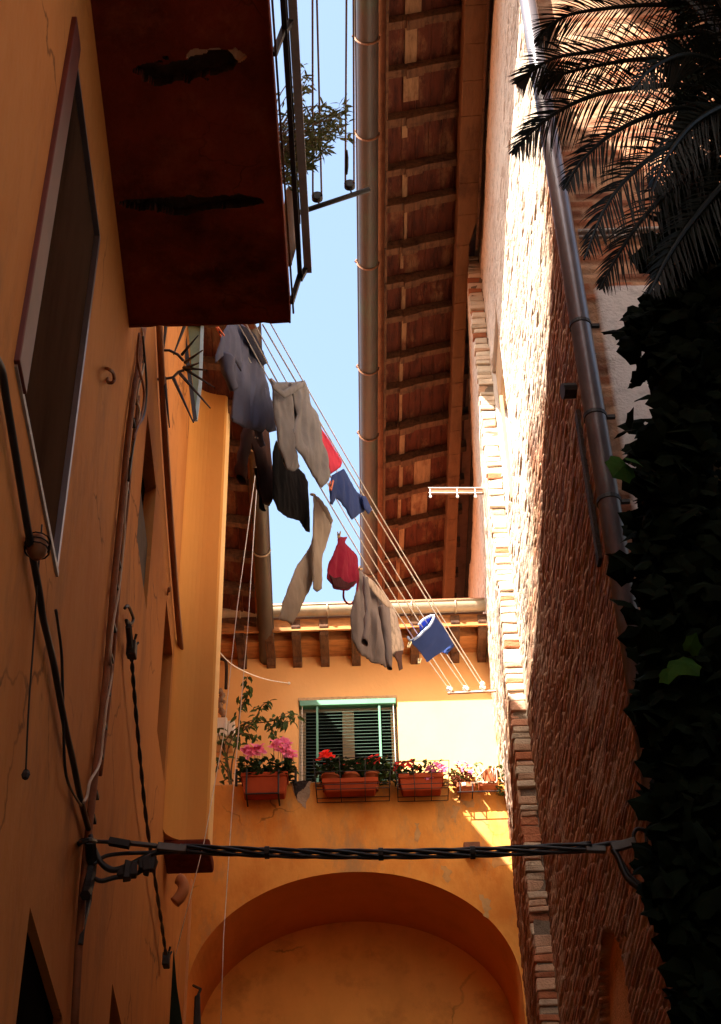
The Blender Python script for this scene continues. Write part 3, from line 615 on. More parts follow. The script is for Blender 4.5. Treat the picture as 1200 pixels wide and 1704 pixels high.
def ls(x, Y, dz=0): b = el(Y); return Vector((b.x - x, Y, b.z + .05 + .2 * x + dz))
lr = [10.35 + .52 * k for k in range(19)]
mb = MB(); r2 = random.Random(9)
for i in range(len(lr) - 1):
    for k in range(6):
        lift = r2.uniform(0, .012); x0 = .11 + k * .14; x1 = x0 + .135; y0, y1 = lr[i], lr[i + 1]
        mb.hexa([ls(x0, y0, lift + .04), ls(x1, y0, lift + .04), ls(x1, y1, lift + .04), ls(x0, y1, lift + .04)], [ls(x0, y0, lift + .07), ls(x1, y0, lift + .07), ls(x1, y1, lift + .07), ls(x0, y1, lift + .07)])
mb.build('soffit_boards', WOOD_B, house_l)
for i, y in enumerate(lr):
    mb = MB(); th = r2.uniform(.07, .1); hh = r2.uniform(.09, .12)
    mb.hexa([ls(.10, y - th / 2, .045), ls(.10, y + th / 2, .045), ls(.10, y + th / 2, .045 - hh), ls(.10, y - th / 2, .045 - hh)], [ls(.95, y - th / 2, .045), ls(.95, y + th / 2, .045), ls(.95, y + th / 2, .045 - hh), ls(.95, y - th / 2, .045 - hh)])
    mb.build('rafter', WOOD_R, house_l, bevel=.006)
mb = MB(); mb.hexa([el(10.3, .04, .07), el(21, .04, .07), Vector((-8.5, 21, 15.2)), Vector((-8.5, 10.3, 15.9))], [el(10.3, .04, .11), el(21, .04, .11), Vector((-8.5, 21, 15.3)), Vector((-8.5, 10.3, 16))]); mb.build('roof', TILE, house_l)
SHADOW_EAVE = [(-13, -.95, 14.9), (3.05, -.95, 14.3), (3.75, -.98, 13.75), (5.65, -1.15, 13.4), (7.95, -1.45, 13.1), (10.29, -1.5, 13.0)]  # unseen roof edge, stepped and drawn back to shape the shadow opposite
mb = MB()
for (ya, xa, za), (yb, xb, zb_) in zip(SHADOW_EAVE, SHADOW_EAVE[1:]): mb.hexa([(xa, ya, za), (xb, yb, zb_), (-8.5, yb, zb_ + 2.2), (-8.5, ya, za + 2.2)], [(xa, ya, za + .1), (xb, yb, zb_ + .1), (-8.5, yb, zb_ + 2.3), (-8.5, ya, za + 2.3)])
mb.build('roof', TILE, house_l)
# --- balcony
bz = onL(215, 541).z; by1 = onL(215, 541).y; bx1 = onY(481, 543, by1 + .02).x
by0 = 2.6
nU, nV = 230, 640
xs_ = np.linspace(-1.75, bx1, nU); ys_ = np.linspace(by0, by1, nV); XX, YY = np.meshgrid(xs_, ys_, indexing='ij')
def crack(px0, px1, py, hw, seed):
    pa = onZ(px0, py, bz); pb = onZ(px1, py, bz); yc = (pa.y + pb.y) / 2
    xm_ = (pa.x + pb.x) / 2; hl = (pb.x - pa.x) / 2; jag = (fbm(XX * 9 + seed, YY * 16 + seed, 4) - .5) * 1.5 + (fbm(XX * 2.5 + seed, YY * 3, 2) - .5) * .9
    return np.abs(YY - yc - .06 * (fbm(XX * 3, XX * 0 + seed + 3, 3) - .5)) / hw + np.abs((XX - xm_) / hl) ** 5 + jag < 1
slot = crack(222, 402, 113, .065, 3) | crack(200, 438, 336, .058, 9)
halo = crack(310, 410, 92, .055, 5)
big = fbm(XX * 2.5, YY * 2.5, 4)
zz = bz + .010 * (big - .5) + .004 * (fbm(XX * 12, YY * 12, 3)) + np.where(slot, .055 + .02 * fbm(XX * 20, YY * 20, 2), 0) + np.where(halo & ~slot, .014, 0)
PT = np.stack([XX, YY, zz], -1)
mi = np.where(slot, 1, np.where(halo, 2, 0)); mi = mi[:-1, :-1]
balc = grid_mesh('balcony', PT, np.ones((nU - 1, nV - 1), bool), [OXB, RUST, PALE], house_l, midx=mi, smooth=False)
balc['label'] = 'oxblood balcony with two rusted cracks in its underside'
mb = MB(); e_ = .012
mb.box((-1.75, by0, bz + .085), (bx1 + .005, by1 + .005, bz + .15)); rl = random.Random(14)
for k in range(60):
    ya, yb = by0 + (by1 + .012 - by0) * k / 60, by0 + (by1 + .012 - by0) * (k + 1) / 60; f = lambda t: .010 * mnoise.noise(Vector((t * 2.3, 0, 1))) - .014 * (mnoise.noise(Vector((t * 7, 3, 1))) > .42); z_a, z_b = bz - .012 - f(ya), bz - .012 - f(yb)
    mb.hexa([(bx1, ya, z_a), (bx1 + .012, ya, z_a), (bx1 + .012, yb, z_b), (bx1, yb, z_b)], [(bx1, ya, bz + .16), (bx1 + .012, ya, bz + .16), (bx1 + .012, yb, bz + .16), (bx1, yb, bz + .16)])
for k in range(24):
    xa, xb = -1.75 + (bx1 + 1.75) * k / 24, -1.75 + (bx1 + 1.75) * (k + 1) / 24; f = lambda t: .009 * mnoise.noise(Vector((t * 4, 7, 1))) - .014 * (mnoise.noise(Vector((t * 6, 9, 1))) > .35); z_a, z_b = bz - .012 - f(xa), bz - .012 - f(xb)
    mb.hexa([(xa, by1, z_a), (xb, by1, z_b), (xb, by1 + .012, z_b), (xa, by1 + .012, z_a)], [(xa, by1, bz + .16), (xb, by1, bz + .16), (xb, by1 + .012, bz + .16), (xa, by1 + .012, bz + .16)])
mb.build('slab_edge', OXB, balc)
mb = MB(); mb.bar((bx1 + .03, by0, bz + .05), (bx1 + .03, by1 - .02, bz + .05), .012, .02); mb.build('edge_strip', WOOD_R, balc)
rx = bx1 + .075; ry1 = by1 - .02
mb = MB(); mb.bar((rx, by0, bz + .33), (rx, ry1 - .1, bz + .33), .03, .05); mb.build('rail', IRON, balc)
mb = MB(); mb.bar((rx + .05, by0, bz + .42), (rx + .05, ry1 - .03, bz + .42), .05, .05); mb.build('rail', GREYPIPE, balc)
for yy in (ry1 - .06, ry1 - 1.9, ry1 - 3.8):
    mb = MB(); mb.bar((bx1 + .02, yy, bz + .08), (rx, yy, bz + .35), .03, .03); mb.bar((rx, yy, bz + .3), (rx + .05, yy, bz + .44), .03, .03); mb.bar((rx + .0, yy, bz + .3), (rx - .02, yy, bz + .95), .03, .03); mb.build('rail_post', IRON, balc)
mb = MB(); mb.bar((rx - .02, by0, bz + .95), (rx - .02, ry1, bz + .95), .04, .03); mb.bar((rx - .02, ry1, bz + .95), (-1.55, ry1, bz + .95), .03, .03)
mb.build('hand_rail', IRON, balc)
for k in range(6):
    mb = MB(); x_ = bx1 - .08 - k * .17; mb.bar((x_, ry1, bz + .15), (x_, ry1, bz + .94), .014, .014); mb.build('baluster', IRON, balc)

# ================================================================== BEHIND THE CAMERA: the rest of the alley, unseen houses added to close off the light
hb = empty('rear_light_block', (3, -4, 0), 'unseen ochre house added on the right behind the ivy wall to hold back skylight', 'house')
mb = MB(); mb.box((1.7, -14, 0), (7, 2.2, 13.5)); mb.build('wall', PL_L, hb)
mb = MB(); mb.box((1.5, -14, 13.502), (7, 2.4, 13.7)); mb.build('roof', TILE, hb)
he = empty('end_light_block', (0, -14, 0), 'unseen low ochre house added across the other end of the alley to limit skylight', 'house')
mb = MB(); mb.box((-4, -17, 0), (2, -14.02, 5.5)); mb.build('wall', PL_L, he)
mb = MB(); mb.box((-4.2, -17, 5.502), (2.2, -13.8, 5.7)); mb.build('roof', TILE, he)

# ================================================================== CLOTHES LINES AND LAUNDRY
def vplane(A, B):
    A = Vector(A); B = Vector(B); u = Vector((B.x - A.x, B.y - A.y, 0)).normalized(); n = Vector((u.y, -u.x, 0))
    if n.dot(EYE - A) < 0: n = -n
    return A, u, n
def on_plane(px, py, pl, off=0):
    A, u, n = pl; d = ray(px, py); t = (A + n * off - EYE).dot(n) / d.dot(n); return EYE + d * t
YN, YR = 8.05, 13.75                                   # balcony end and far rail
lines = {'low': ((383, 540), (748, 1148)), 'mid': ((410, 540), (775, 1147)), 'top': ((437, 540), (803, 1145))}
PLN = {}
grp = 'white ropes of the laundry lines'
lab = {'low': 'white laundry rope carrying the taupe jacket and the beige trousers', 'mid': 'white laundry rope running between two others to the far rail', 'top': 'outermost white laundry rope, carrying the grey and blue clothes'}
for k, (a, b) in lines.items():
    A = onY(*a, YN); B = onY(*b, YR); PLN[k] = vplane(A, B)
    pts = sag(A, B, .05 if k == 'top' else .16, 24); mb = MB(); mb.tube(pts, .006, 6)
    o = mb.build('laundry_rope', ROPE, smooth=True); tag(o, lab[k], 'rope', grp)
    A2 = A + Vector((.05, 0, .03)); B2 = B + Vector((.03, 0, .02)); mb = MB(); mb.tube(sag(A2, B2, .07 if k == 'top' else .10, 24), .005, 6)
    o = mb.build('laundry_rope', ROPE, smooth=True); tag(o, {'low': 'thin return rope just beside the rope of the taupe jacket', 'mid': 'thin return rope running with the middle laundry rope', 'top': 'thin return rope running with the outermost laundry rope'}[k], 'rope', grp)
# far rail on the brick house with its pulleys
ra = empty('laundry_rail', onY(822, 1147, YR + .02), 'rusty laundry rail with three white pulleys above the sunlit wall', 'rail', 'rails for the laundry lines')
mb = MB(); p0 = onY(745, 1153, YR + .03); p1 = onY(826, 1149, YR + .03); mb.bar(p0, p1 + Vector((.05, 0, 0)), .022, .03); mb.build('bar', RUSTPIPE, ra)
mb = MB(); mb.tube([p0 + Vector((0, -.03, -.02)), p1 + Vector((0, -.03, -.02))], .006, 6); mb.build('wire', ROPE, ra)
for px, py in ((748, 1147), (775, 1146), (803, 1144)):
    c = onY(px, py, YR); mb = MB(); mb.tube([c + Vector((-.025, 0, .012)), c + Vector((.025, 0, -.012))], .028, 10); mb.build('pulley', WHITEP, ra, smooth=False)
mb = MB(); mb.ball(onY(803, 1138, YR - .02), .028, 6); mb.build('knot', ROPE, ra)
YB2 = 12.2
rb = empty('laundry_rail', onY(808, 818, YB2), 'short unused laundry rail high on the quoin with three hanging hooks', 'rail', 'rails for the laundry lines')
mb = MB(); p0 = onY(716, 818, YB2); p1 = onY(812, 818, YB2); mb.bar(p0, p1, .03, .055); mb.build('bar', RUSTPIPE, rb)
mb = MB(); mb.tube([p0 + Vector((-.02, -.025, .03)), p1 + Vector((-.02, -.025, .03))], .0045, 6); mb.tube([p0 + Vector((-.02, -.025, -.035)), p1 + Vector((-.06, -.025, -.035))], .0045, 6); mb.build('wire', ROPE, rb)
for px in (716, 761, 791):
    c = onY(px, 820, YB2 - .03); mb = MB(); mb.tube([c + Vector((0, 0, .05)), c + Vector((0, 0, -.05))], .005, 6); mb.ball(c + Vector((0, 0, -.05)), .016, 6); mb.build('hook', WHITEP, rb)

def cdt_poly(poly, h):
    """Fill a 2D outline with a triangulated grid; returns points, faces and each point's distance to the outline."""
    P2 = [Vector(p) for p in poly]; dense = []
    for i in range(len(P2)):
        a, b = P2[i], P2[(i + 1) % len(P2)]; n = max(1, int((b - a).length / h))
        for k in range(n): dense.append(a.lerp(b, k / n))
    nb_ = len(dense); ax = np.array([(p.x, p.y) for p in dense]); bx = np.roll(ax, -1, 0)
    lo = ax.min(0); hi = ax.max(0)
    gx = np.arange(lo[0], hi[0], h); gy = np.arange(lo[1], hi[1], h * .9); pts = []
    for j, y in enumerate(gy):
        for x in gx + (h / 2 if j % 2 else 0):
            c = ((ax[:, 1] > y) != (bx[:, 1] > y)) & (x < (bx[:, 0] - ax[:, 0]) * (y - ax[:, 1]) / (bx[:, 1] - ax[:, 1] + 1e-12) + ax[:, 0])
            if c.sum() % 2 == 1: pts.append((x, y))
    q = np.array(pts) if pts else np.zeros((0, 2))
    def dist(q):
        d = bx - ax; L2 = (d ** 2).sum(1) + 1e-12; t = np.clip(((q[:, None] - ax) * d).sum(2) / L2, 0, 1); return np.sqrt((((ax + t[..., None] * d) - q[:, None]) ** 2).sum(2).min(1))
    if len(q): q = q[dist(q) > h * .4]
    allp = dense + [Vector(p) for p in q]
    r = delaunay_2d_cdt(allp, [], [list(range(nb_))], 1, 1e-6)
    v = np.array([(p.x, p.y) for p in r[0]]); return v, [tuple(f) for f in r[2]], dist(v)
def cloth_part(name, pxs, pl, m, parent=None, off=0.0, thick=.02, amp=.018, freq=10, seed=0, h=.022, flow=(1, .14), lean=0.0, rimw=.05):
    """A hanging double-layered piece of cloth whose outline is given in photo pixels on the vertical plane of its rope."""
    A, u, n = pl; P3 = [on_plane(*p, pl, off) for p in pxs]; p2 = [((p - A).dot(u), p.z) for p in P3]
    v, fs, ds = cdt_poly(p2, h); top = v[:, 1].max(); mb = MB()
    k = np.clip((top - v[:, 1]) / .35, .15, 1); prof = np.sqrt(np.clip(ds / rimw, 0, 1)); W = []
    for i, (a, z) in enumerate(v):
        f1 = mnoise.noise(Vector((a * freq * flow[0], z * freq * flow[1], seed * 3.7))); f2 = mnoise.noise(Vector((a * freq * .45 + 9, z * freq * .3, seed * 1.9))); f3 = mnoise.noise(Vector((a * freq * 2.6 + z * freq, z * freq * 1.1, seed)))
        ridge = (1 - abs(f1) * 2)
        W.append(amp * k[i] * (f2 * .8 + (ridge - .4) * 1.0) * min(1, .35 + 6 * ds[i]) + .0055 * f3 + lean * (top - z))
    N_ = len(v); V3 = []
    for s_ in (1, -1):
        for i, (a, z) in enumerate(v):
            q = A + u * a; q = Vector((q.x, q.y, z)) + n * (off + W[i] + s_ * (.003 + thick * .38 * prof[i])); V3.append(q)
    fr = [f for f in fs]; bk = [tuple(j + N_ for j in reversed(f)) for f in fs]
    from collections import Counter
    ec = Counter(); 
    for f in fs:
        for i in range(len(f)): ec[(f[i], f[(i + 1) % len(f)])] += 1
    rim = [(b, a, a + N_, b + N_) for (a, b) in ec if (b, a) not in ec]
    mb.add(V3, fr + bk + rim)
    return mb.build(name, m, parent, smooth=True)
def sleeve(name, pxs, rad, pl, m, parent, off=0.0, sq=1.0, seed=0, n=14):
    """An open-ended cloth tube along photo pixels, rad in metres."""
    A, u, nn = pl; pts = smoothpath([on_plane(*p, pl, off) for p in pxs], 5); k = len(pts)
    rs = [rad[0] + (rad[1] - rad[0]) * i / (k - 1) for i in range(k)]
    rs = [r * (1 + .16 * mnoise.noise(Vector((i * .45, seed, 0)))) for i, r in enumerate(rs)]
    mb = MB(); mb.tube(pts, rs, n, caps=False)
    mb.v = [tuple(Vector(v) - nn * ((Vector(v) - pts[i // n]).dot(nn) * .5)) for i, v in enumerate(mb.v)]
    mb.v = [tuple(Vector(v) + (u + Vector((0, 0, .3))) * (.010 * mnoise.noise(Vector((v[0] * 11, v[1] * 11, v[2] * 11 + seed)))) + nn * (.016 * mnoise.noise(Vector((v[0] * 14, v[1] * 14, v[2] * 9 + seed))))) for v in mb.v]
    o = mb.build(name, m, parent, smooth=True); s = o.modifiers.new('thick', 'SOLIDIFY'); s.thickness = .004; return o
def garment(name, label, cat, pos):
    return empty(name, pos, label, cat, 'clothes hanging on the laundry lines')
lo, mi_, tp = PLN['low'], PLN['mid'], PLN['top']
# slate shirt
g1 = garment('shirt', 'slate blue shirt hanging highest, with its dark collar towards the sky', 'shirt', on_plane(400, 545, lo))
cloth_part('body', [(383, 536), (398, 536), (410, 546), (424, 560), (437, 600), (445, 640), (452, 675), (459, 717), (448, 720), (441, 713), (436, 719), (420, 714), (405, 712), (384, 697), (388, 680), (392, 650), (385, 600), (380, 560)], lo, C_SHIRT, g1, seed=1, amp=.03, thick=.03)
cloth_part('collar', [(398, 540), (412, 546), (425, 558), (434, 578), (446, 604), (438, 608), (425, 590), (410, 566)], lo, C_SHIRTD, g1, off=.045, seed=2, amp=.008, thick=.012)
cloth_part('yoke', [(380, 538), (367, 562), (359, 590), (358, 604), (364, 598), (372, 592), (390, 598), (401, 618), (403, 595), (398, 560), (392, 540)], lo, C_SHIRT, g1, off=.07, seed=3, amp=.02, thick=.02)
sleeve('sleeve', [(377, 594), (381, 622), (389, 648)], (.10, .055), lo, C_SHIRT, g1, off=.06, seed=1)
sleeve('sleeve', [(422, 700), (430, 722), (436, 743)], (.05, .042), lo, C_SHIRT, g1, off=-.06, seed=4)
mb = MB(); mb.ball(on_plane(425, 728, lo, .0), .006, 6); mb.ball(on_plane(429, 729, lo, .0), .006, 6); mb.build('cuff_buttons', WHITEP, g1)
# dark brown garment behind
g2 = garment('pullover', 'dark brown pullover hanging behind the slate blue shirt', 'pullover', on_plane(425, 712, lo, -.2))
cloth_part('body', [(412, 704), (447, 712), (452, 780), (454, 825), (449, 842), (438, 838), (430, 800), (424, 760)], lo, C_BROWN, g2, off=-.18, seed=5, amp=.025)
sleeve('sleeve', [(416, 700), (408, 740), (402, 772), (402, 798)], (.06, .075), lo, C_BROWN, g2, off=-.2, seed=6)
sleeve('sleeve', [(428, 780), (434, 815), (437, 848)], (.05, .035), lo, C_SHIRTD, g2, off=-.22, seed=7)
# grey trousers
g3 = garment('trousers', 'grey cotton trousers pegged by the waist on the outermost rope', 'trousers', on_plane(480, 636, tp))
cloth_part('left_leg' if 0 else 'leg', [(449, 630), (456, 636), (489, 636), (503, 660), (501, 690), (492, 712), (489, 745), (494, 760), (498, 778), (489, 784), (479, 782), (465, 745), (457, 700), (453, 650)], tp, C_GREY, g3, seed=8, amp=.032, thick=.032)
cloth_part('leg', [(483, 637), (506, 633), (513, 648), (516, 673), (527, 688), (531, 708), (541, 750), (549, 787), (547, 800), (534, 812), (525, 798), (507, 768), (490, 742), (487, 715), (494, 690), (488, 660)], tp, C_GREY, g3, off=.035, seed=9, amp=.034, thick=.03)
cloth_part('waistband', [(455, 636), (470, 650), (489, 640), (507, 634), (508, 642), (490, 654), (473, 662), (454, 646)], tp, C_GREY, g3, off=.055, seed=10, amp=.012, thick=.012)
# pink, navy
g4 = garment('skirt', 'hot pink cloth glowing between the grey trousers and the navy shorts', 'cloth', on_plane(545, 730, tp))
cloth_part('cloth', [(529, 706), (545, 728), (558, 750), (569, 768), (567, 777), (550, 789), (541, 752), (533, 726)], tp, C_PINK, g4, off=-.03, seed=11, amp=.02, thick=.012)
g5 = garment('shorts', 'navy blue shorts with an orange peg, below the pink cloth', 'shorts', on_plane(580, 800, tp))
cloth_part('leg', [(552, 791), (572, 780), (592, 817), (604, 827), (612, 838), (605, 852), (598, 855), (586, 865), (583, 863), (575, 845), (560, 828), (551, 838), (547, 814)], tp, C_NAVY, g5, seed=12, amp=.024, thick=.03)
cloth_part('waistband', [(602, 825), (608, 826), (619, 848), (613, 856), (606, 846)], tp, C_NAVY, g5, off=.04, seed=13, amp=.006, thick=.02)
cloth_part('flap', [(547, 804), (556, 800), (561, 822), (553, 840), (549, 838), (551, 822)], tp, C_NAVY, g5, off=.06, seed=14, amp=.01, thick=.01)
# black
g6 = garment('skirt', 'black skirt hanging in a dark curve below the grey trousers', 'skirt', on_plane(480, 760, lo))
cloth_part('cloth', [(459, 733), (454, 752), (453, 790), (453, 827), (461, 848), (478, 861), (498, 867), (509, 884), (515, 886), (515, 848), (512, 802), (507, 790), (498, 780), (480, 776), (466, 750)], lo, C_BLACK, g6, off=-.05, seed=15, amp=.02, thick=.02)
# beige trousers
g7 = garment('trousers', 'beige linen trousers with long flared legs against the sky', 'trousers', on_plane(530, 830, lo))
cloth_part('leg', [(522, 824), (530, 829), (536, 850), (538, 880), (536, 930), (535, 980), (528, 985), (521, 980), (520, 930), (521, 860)], lo, C_BEIGE, g7, off=.04, seed=16, amp=.02, thick=.022)
cloth_part('leg', [(528, 828), (543, 845), (553, 867), (550, 880), (543, 907), (534, 935), (524, 958), (514, 982), (485, 1041), (479, 1034), (465, 1031), (478, 980), (492, 945), (509, 920), (519, 904), (524, 860)], lo, C_BEIGE, g7, off=-.03, seed=17, amp=.022, thick=.022)
cloth_part('waistband', [(524, 824), (531, 828), (545, 846), (554, 867), (551, 872), (540, 852), (527, 833)], lo, C_BEIGE, g7, off=.05, seed=18, amp=.008, thick=.014)
# crimson top
g8 = garment('camisole', 'crimson camisole knotted at the top with loose straps below', 'top', on_plane(570, 892, lo))
cloth_part('cloth', [(563, 892), (570, 894), (578, 893), (573, 903), (583, 913), (592, 922), (595, 930), (597, 966), (588, 976), (578, 983), (567, 982), (556, 979), (545, 962), (548, 938), (556, 918), (562, 905)], lo, C_RED, g8, seed=19, amp=.03, thick=.03)
cloth_part('lining', [(547, 956), (556, 962), (566, 960), (571, 966), (580, 970), (594, 966), (588, 974), (578, 981), (567, 980), (556, 977)], lo, C_REDD, g8, off=.055, seed=20, amp=.01, thick=.008)  # shade inside the open hem painted as a dark patch
mb = MB(); mb.tube(smoothpath([on_plane(*p, lo) for p in [(572, 982), (572, 995), (578, 1004), (586, 1004), (592, 992), (596, 965)]]), .009, 6); mb.build('strap', C_RED, g8, smooth=True)
# taupe jacket and checked shirt
g9 = garment('jacket', 'taupe fleece jacket with both sleeves hanging, lowest on its rope', 'jacket', on_plane(600, 948, lo))
cloth_part('body', [(597, 945), (606, 957), (625, 975), (640, 1000), (648, 1010), (650, 1040), (650, 1108), (641, 1111), (637, 1106), (620, 1103), (597, 1086), (586, 1065), (583, 1025), (586, 1003), (595, 975)], lo, C_JACK, g9, seed=21, amp=.03, thick=.03, freq=7)
sleeve('sleeve', [(608, 962), (612, 1000), (611, 1035), (608, 1069)], (.05, .042), lo, C_JACK, g9, off=.125, seed=8)
sleeve('sleeve', [(634, 1008), (641, 1040), (645, 1075), (649, 1112)], (.055, .048), lo, C_JACK, g9, off=.125, seed=9)
cloth_part('collar', [(606, 955), (622, 968), (640, 990), (650, 1003), (652, 1013), (643, 1010), (628, 993), (612, 972)], lo, C_CHECK, g9, off=.08, seed=22, amp=.015, thick=.016)
g10 = garment('checked_shirt', 'pale checked shirt hanging behind the taupe jacket', 'shirt', on_plane(650, 1008, lo, -.1))
cloth_part('cloth', [(640, 1000), (652, 1006), (660, 1025), (666, 1050), (672, 1078), (668, 1088), (660, 1086), (656, 1094), (652, 1088), (645, 1050)], lo, C_CHECK, g10, off=-.05, seed=23, amp=.02, thick=.012)
cloth_part('tie', [(659, 1084), (671, 1082), (668, 1094), (670, 1113), (664, 1116), (662, 1102), (656, 1092)], lo, C_BROWN, g10, off=-.03, seed=24, amp=.012, thick=.01)
# navy pillowcase spread over the far end of the ropes
g11 = garment('pillowcase', 'navy pillowcase with a bright blue lining, folded over the far end of the ropes', 'pillowcase', on_plane(715, 1040, tp))
def yy_quad(pxs, Ys, m, name, parent, seed):
    a, b, c, d = [onY(*p, y) for p, y in zip(pxs, Ys)]; n_ = (b - a).cross(d - a).normalized(); n_ = n_ if n_.dot(EYE - a) > 0 else -n_; mb = MB(); k = 14
    for s_ in (0, -.008):
        mb.add([a.lerp(b, i / k).lerp(d.lerp(c, i / k), j / k) + n_ * (s_ + .018 * math.sin(math.pi * i / k) + .012 * mnoise.noise(Vector((i * .5 + seed, j * .25, 0)))) for i in range(k + 1) for j in range(k + 1)], [(i * (k + 1) + j, (i + 1) * (k + 1) + j, (i + 1) * (k + 1) + j + 1, i * (k + 1) + j + 1) for i in range(k) for j in range(k)])
    return mb.build(name, m, parent, smooth=True)
yy_quad([(724, 1025), (754, 1071), (711, 1102), (684, 1068)], (12.25, 12.6, 12.55, 12.2), C_NAVY, 'front', g11, 1)
yy_quad([(752, 1068), (755, 1076), (744, 1089), (735, 1085)], (12.64, 12.68, 12.68, 12.66), C_NAVY, 'back', g11, 5)
cc = [onY(*p, 12.3) for p in [(697, 1040), (704, 1030), (715, 1025), (720, 1030), (714, 1042), (704, 1050)]]
mb = MB(); ctr = sum(cc, Vector()) / 6
mb.add([c for c in cc] + [ctr + (c - ctr) * .75 + Vector((.02, .25, -.05)) for c in cc], [(i, (i + 1) % 6, (i + 1) % 6 + 6, i + 6) for i in range(6)] + [tuple(range(6, 12))]); mb.build('lining', C_BLUE, g11)
mb = MB(); mb.tube(smoothpath([onY(*p, 12.22) for p in [(697, 1040), (705, 1031), (722, 1024), (716, 1040), (704, 1051), (698, 1058), (684, 1066), (679, 1060)]], 3), .012, 6); mb.build('hem', C_PALEBLUE, g11, smooth=True)
# pegs: each one its own thing
def peg(px, py, pl, m, label, ang=0, off=.06, L=.075):
    p = on_plane(px, py, pl, off); A, u, n = pl; d = (u * math.sin(ang) + Vector((0, 0, math.cos(ang)))); e = empty('clothes_peg', p, label, 'peg', 'clothes pegs on the laundry lines')
    mb = MB(); mb.bar(p - d * L / 2 + n * .006, p + d * L / 2 + n * .012, .013, .008, n); mb.build('jaw', m, e)
    mb = MB(); mb.bar(p - d * L / 2 - n * .006, p + d * L / 2 - n * .012, .013, .008, n); mb.build('jaw', m, e)
    mb = MB(); mb.tube([p - u * .009, p + u * .009], .009, 6); mb.build('spring', STEEL, e)
peg(551, 808, tp, PEG_O, 'orange peg on the navy shorts', .3, .10, .13)
peg(366, 552, lo, PEG_O, 'orange peg left of the slate blue shirt', 1.45, .1, .10)
peg(681, 1073, lo, PEG_C, 'cream peg at the upper left corner of the navy pillowcase', .6, .1, .13)
peg(698, 1100, lo, PEG_C, 'cream peg below the navy pillowcase', .5, .1, .10)
peg(453, 634, lo, PEG_W, 'wooden peg at the waist of the grey trousers', 1.2, .1)
peg(520, 823, lo, PEG_W, 'wooden peg at the top of the beige trousers', 1.0, .06)
peg(564, 890, lo, PEG_W, 'wooden peg on the knot of the crimson camisole', .2, .06)
peg(599, 947, lo, PEG_W, 'wooden peg at the top of the taupe jacket', .9, .08)
# thin cords down to the alley
for px, lb_ in (([(430, 752), (395, 1010), (372, 1225), (340, 1400), (292, 1590)], 'thin white cord slanting down past the plant to the left wall'), ([(428, 800), (412, 1050), (388, 1320), (372, 1560), (367, 1720)], 'thin white cord falling straight towards the arch')):
    mb = MB(); mb.tube([onY(*p, 10.9) for p in px], .0035, 5); tag(mb.build('cord', ROPE, smooth=True), lb_, 'cord', 'thin white cords hanging from the laundry')
mb = MB(); mb.tube(smoothpath([onY(*p, y) for p, y in (((361, 1080), 12.3), ((385, 1105), 13), ((420, 1123), 14), ((450, 1132), 14.6), ((481, 1137), YU - .02))]), .006, 6); mb.ball(onY(481, 1137, YU - .02), .018, 6)
tag(mb.build('wire', ROPE, smooth=True), 'white wire sagging from the pier to a hook left of the green window', 'wire')
# pole with pulleys at the balcony
pz = bz + 1.0
P0 = onZ(500, 353, pz); P1 = onY(615, 315, P0.y)
po_ = empty('pulley_pole', P0, 'dark metal pole with two black pulleys reaching out from the balcony', 'pole')
mb = MB(); mb.tube([P0 - (P1 - P0) * .35, P1], .018, 10); mb.build('bar', IRON, po_, smooth=True); mb = MB(); mb.tube([P1, P1 + (P1 - P0) * .004], .016, 10); mb.build('cap', GREYPIPE, po_)
for (hx, hy, px, py, ends) in ((527, 342, 528, 328, (520, 526)), (580, 322, 582, 308, (577, 588))):
    c = onY(px, py, P0.y - .0); h_ = onY(hx, hy, P0.y); mb = MB(); mb.tube([c + Vector((0, -.02, 0)), c + Vector((0, .02, 0))], .038, 12); pu = mb.build('pulley', IRON, po_)
    mb = MB(); mb.tube([c + Vector((0, 0, -.03)), h_ + Vector((.02, 0, .01)), h_ + Vector((0, 0, -.03))], .006, 6); mb.build('hook', IRON, pu)
    for k, e_ in enumerate(ends):
        q0 = c + Vector((-.03 if k == 0 else .03, 0, 0)); far = onZ(e_, -60, q0.z); mb = MB(); mb.tube([q0, far, far + (far - q0) * .6], .0065, 6)
        tag(mb.build('pulley_rope', ROPE_D, smooth=True), ('left' if k == 0 else 'right') + ' strand of the brown rope looped over the ' + ('left' if px < 550 else 'right') + ' pulley', 'rope', 'brown ropes over the two pulleys')

for (px, ya, yb) in ((521.5, 210, 265), (577, 250, 290)):
    a_ = onY(px, 328 if px < 550 else 308, P0.y); a_ = onZ(px, ya, a_.z); b_ = onZ(px, yb, a_.z); mb = MB(); mb.tube([a_, a_.lerp(b_, .3), a_.lerp(b_, .7), b_], [.007, .013, .013, .007], 6)
    tag(mb.build('rope_tensioner', IRON), 'small black tensioner on the ' + ('left' if px < 550 else 'right') + ' pulley rope against the sky', 'tensioner')

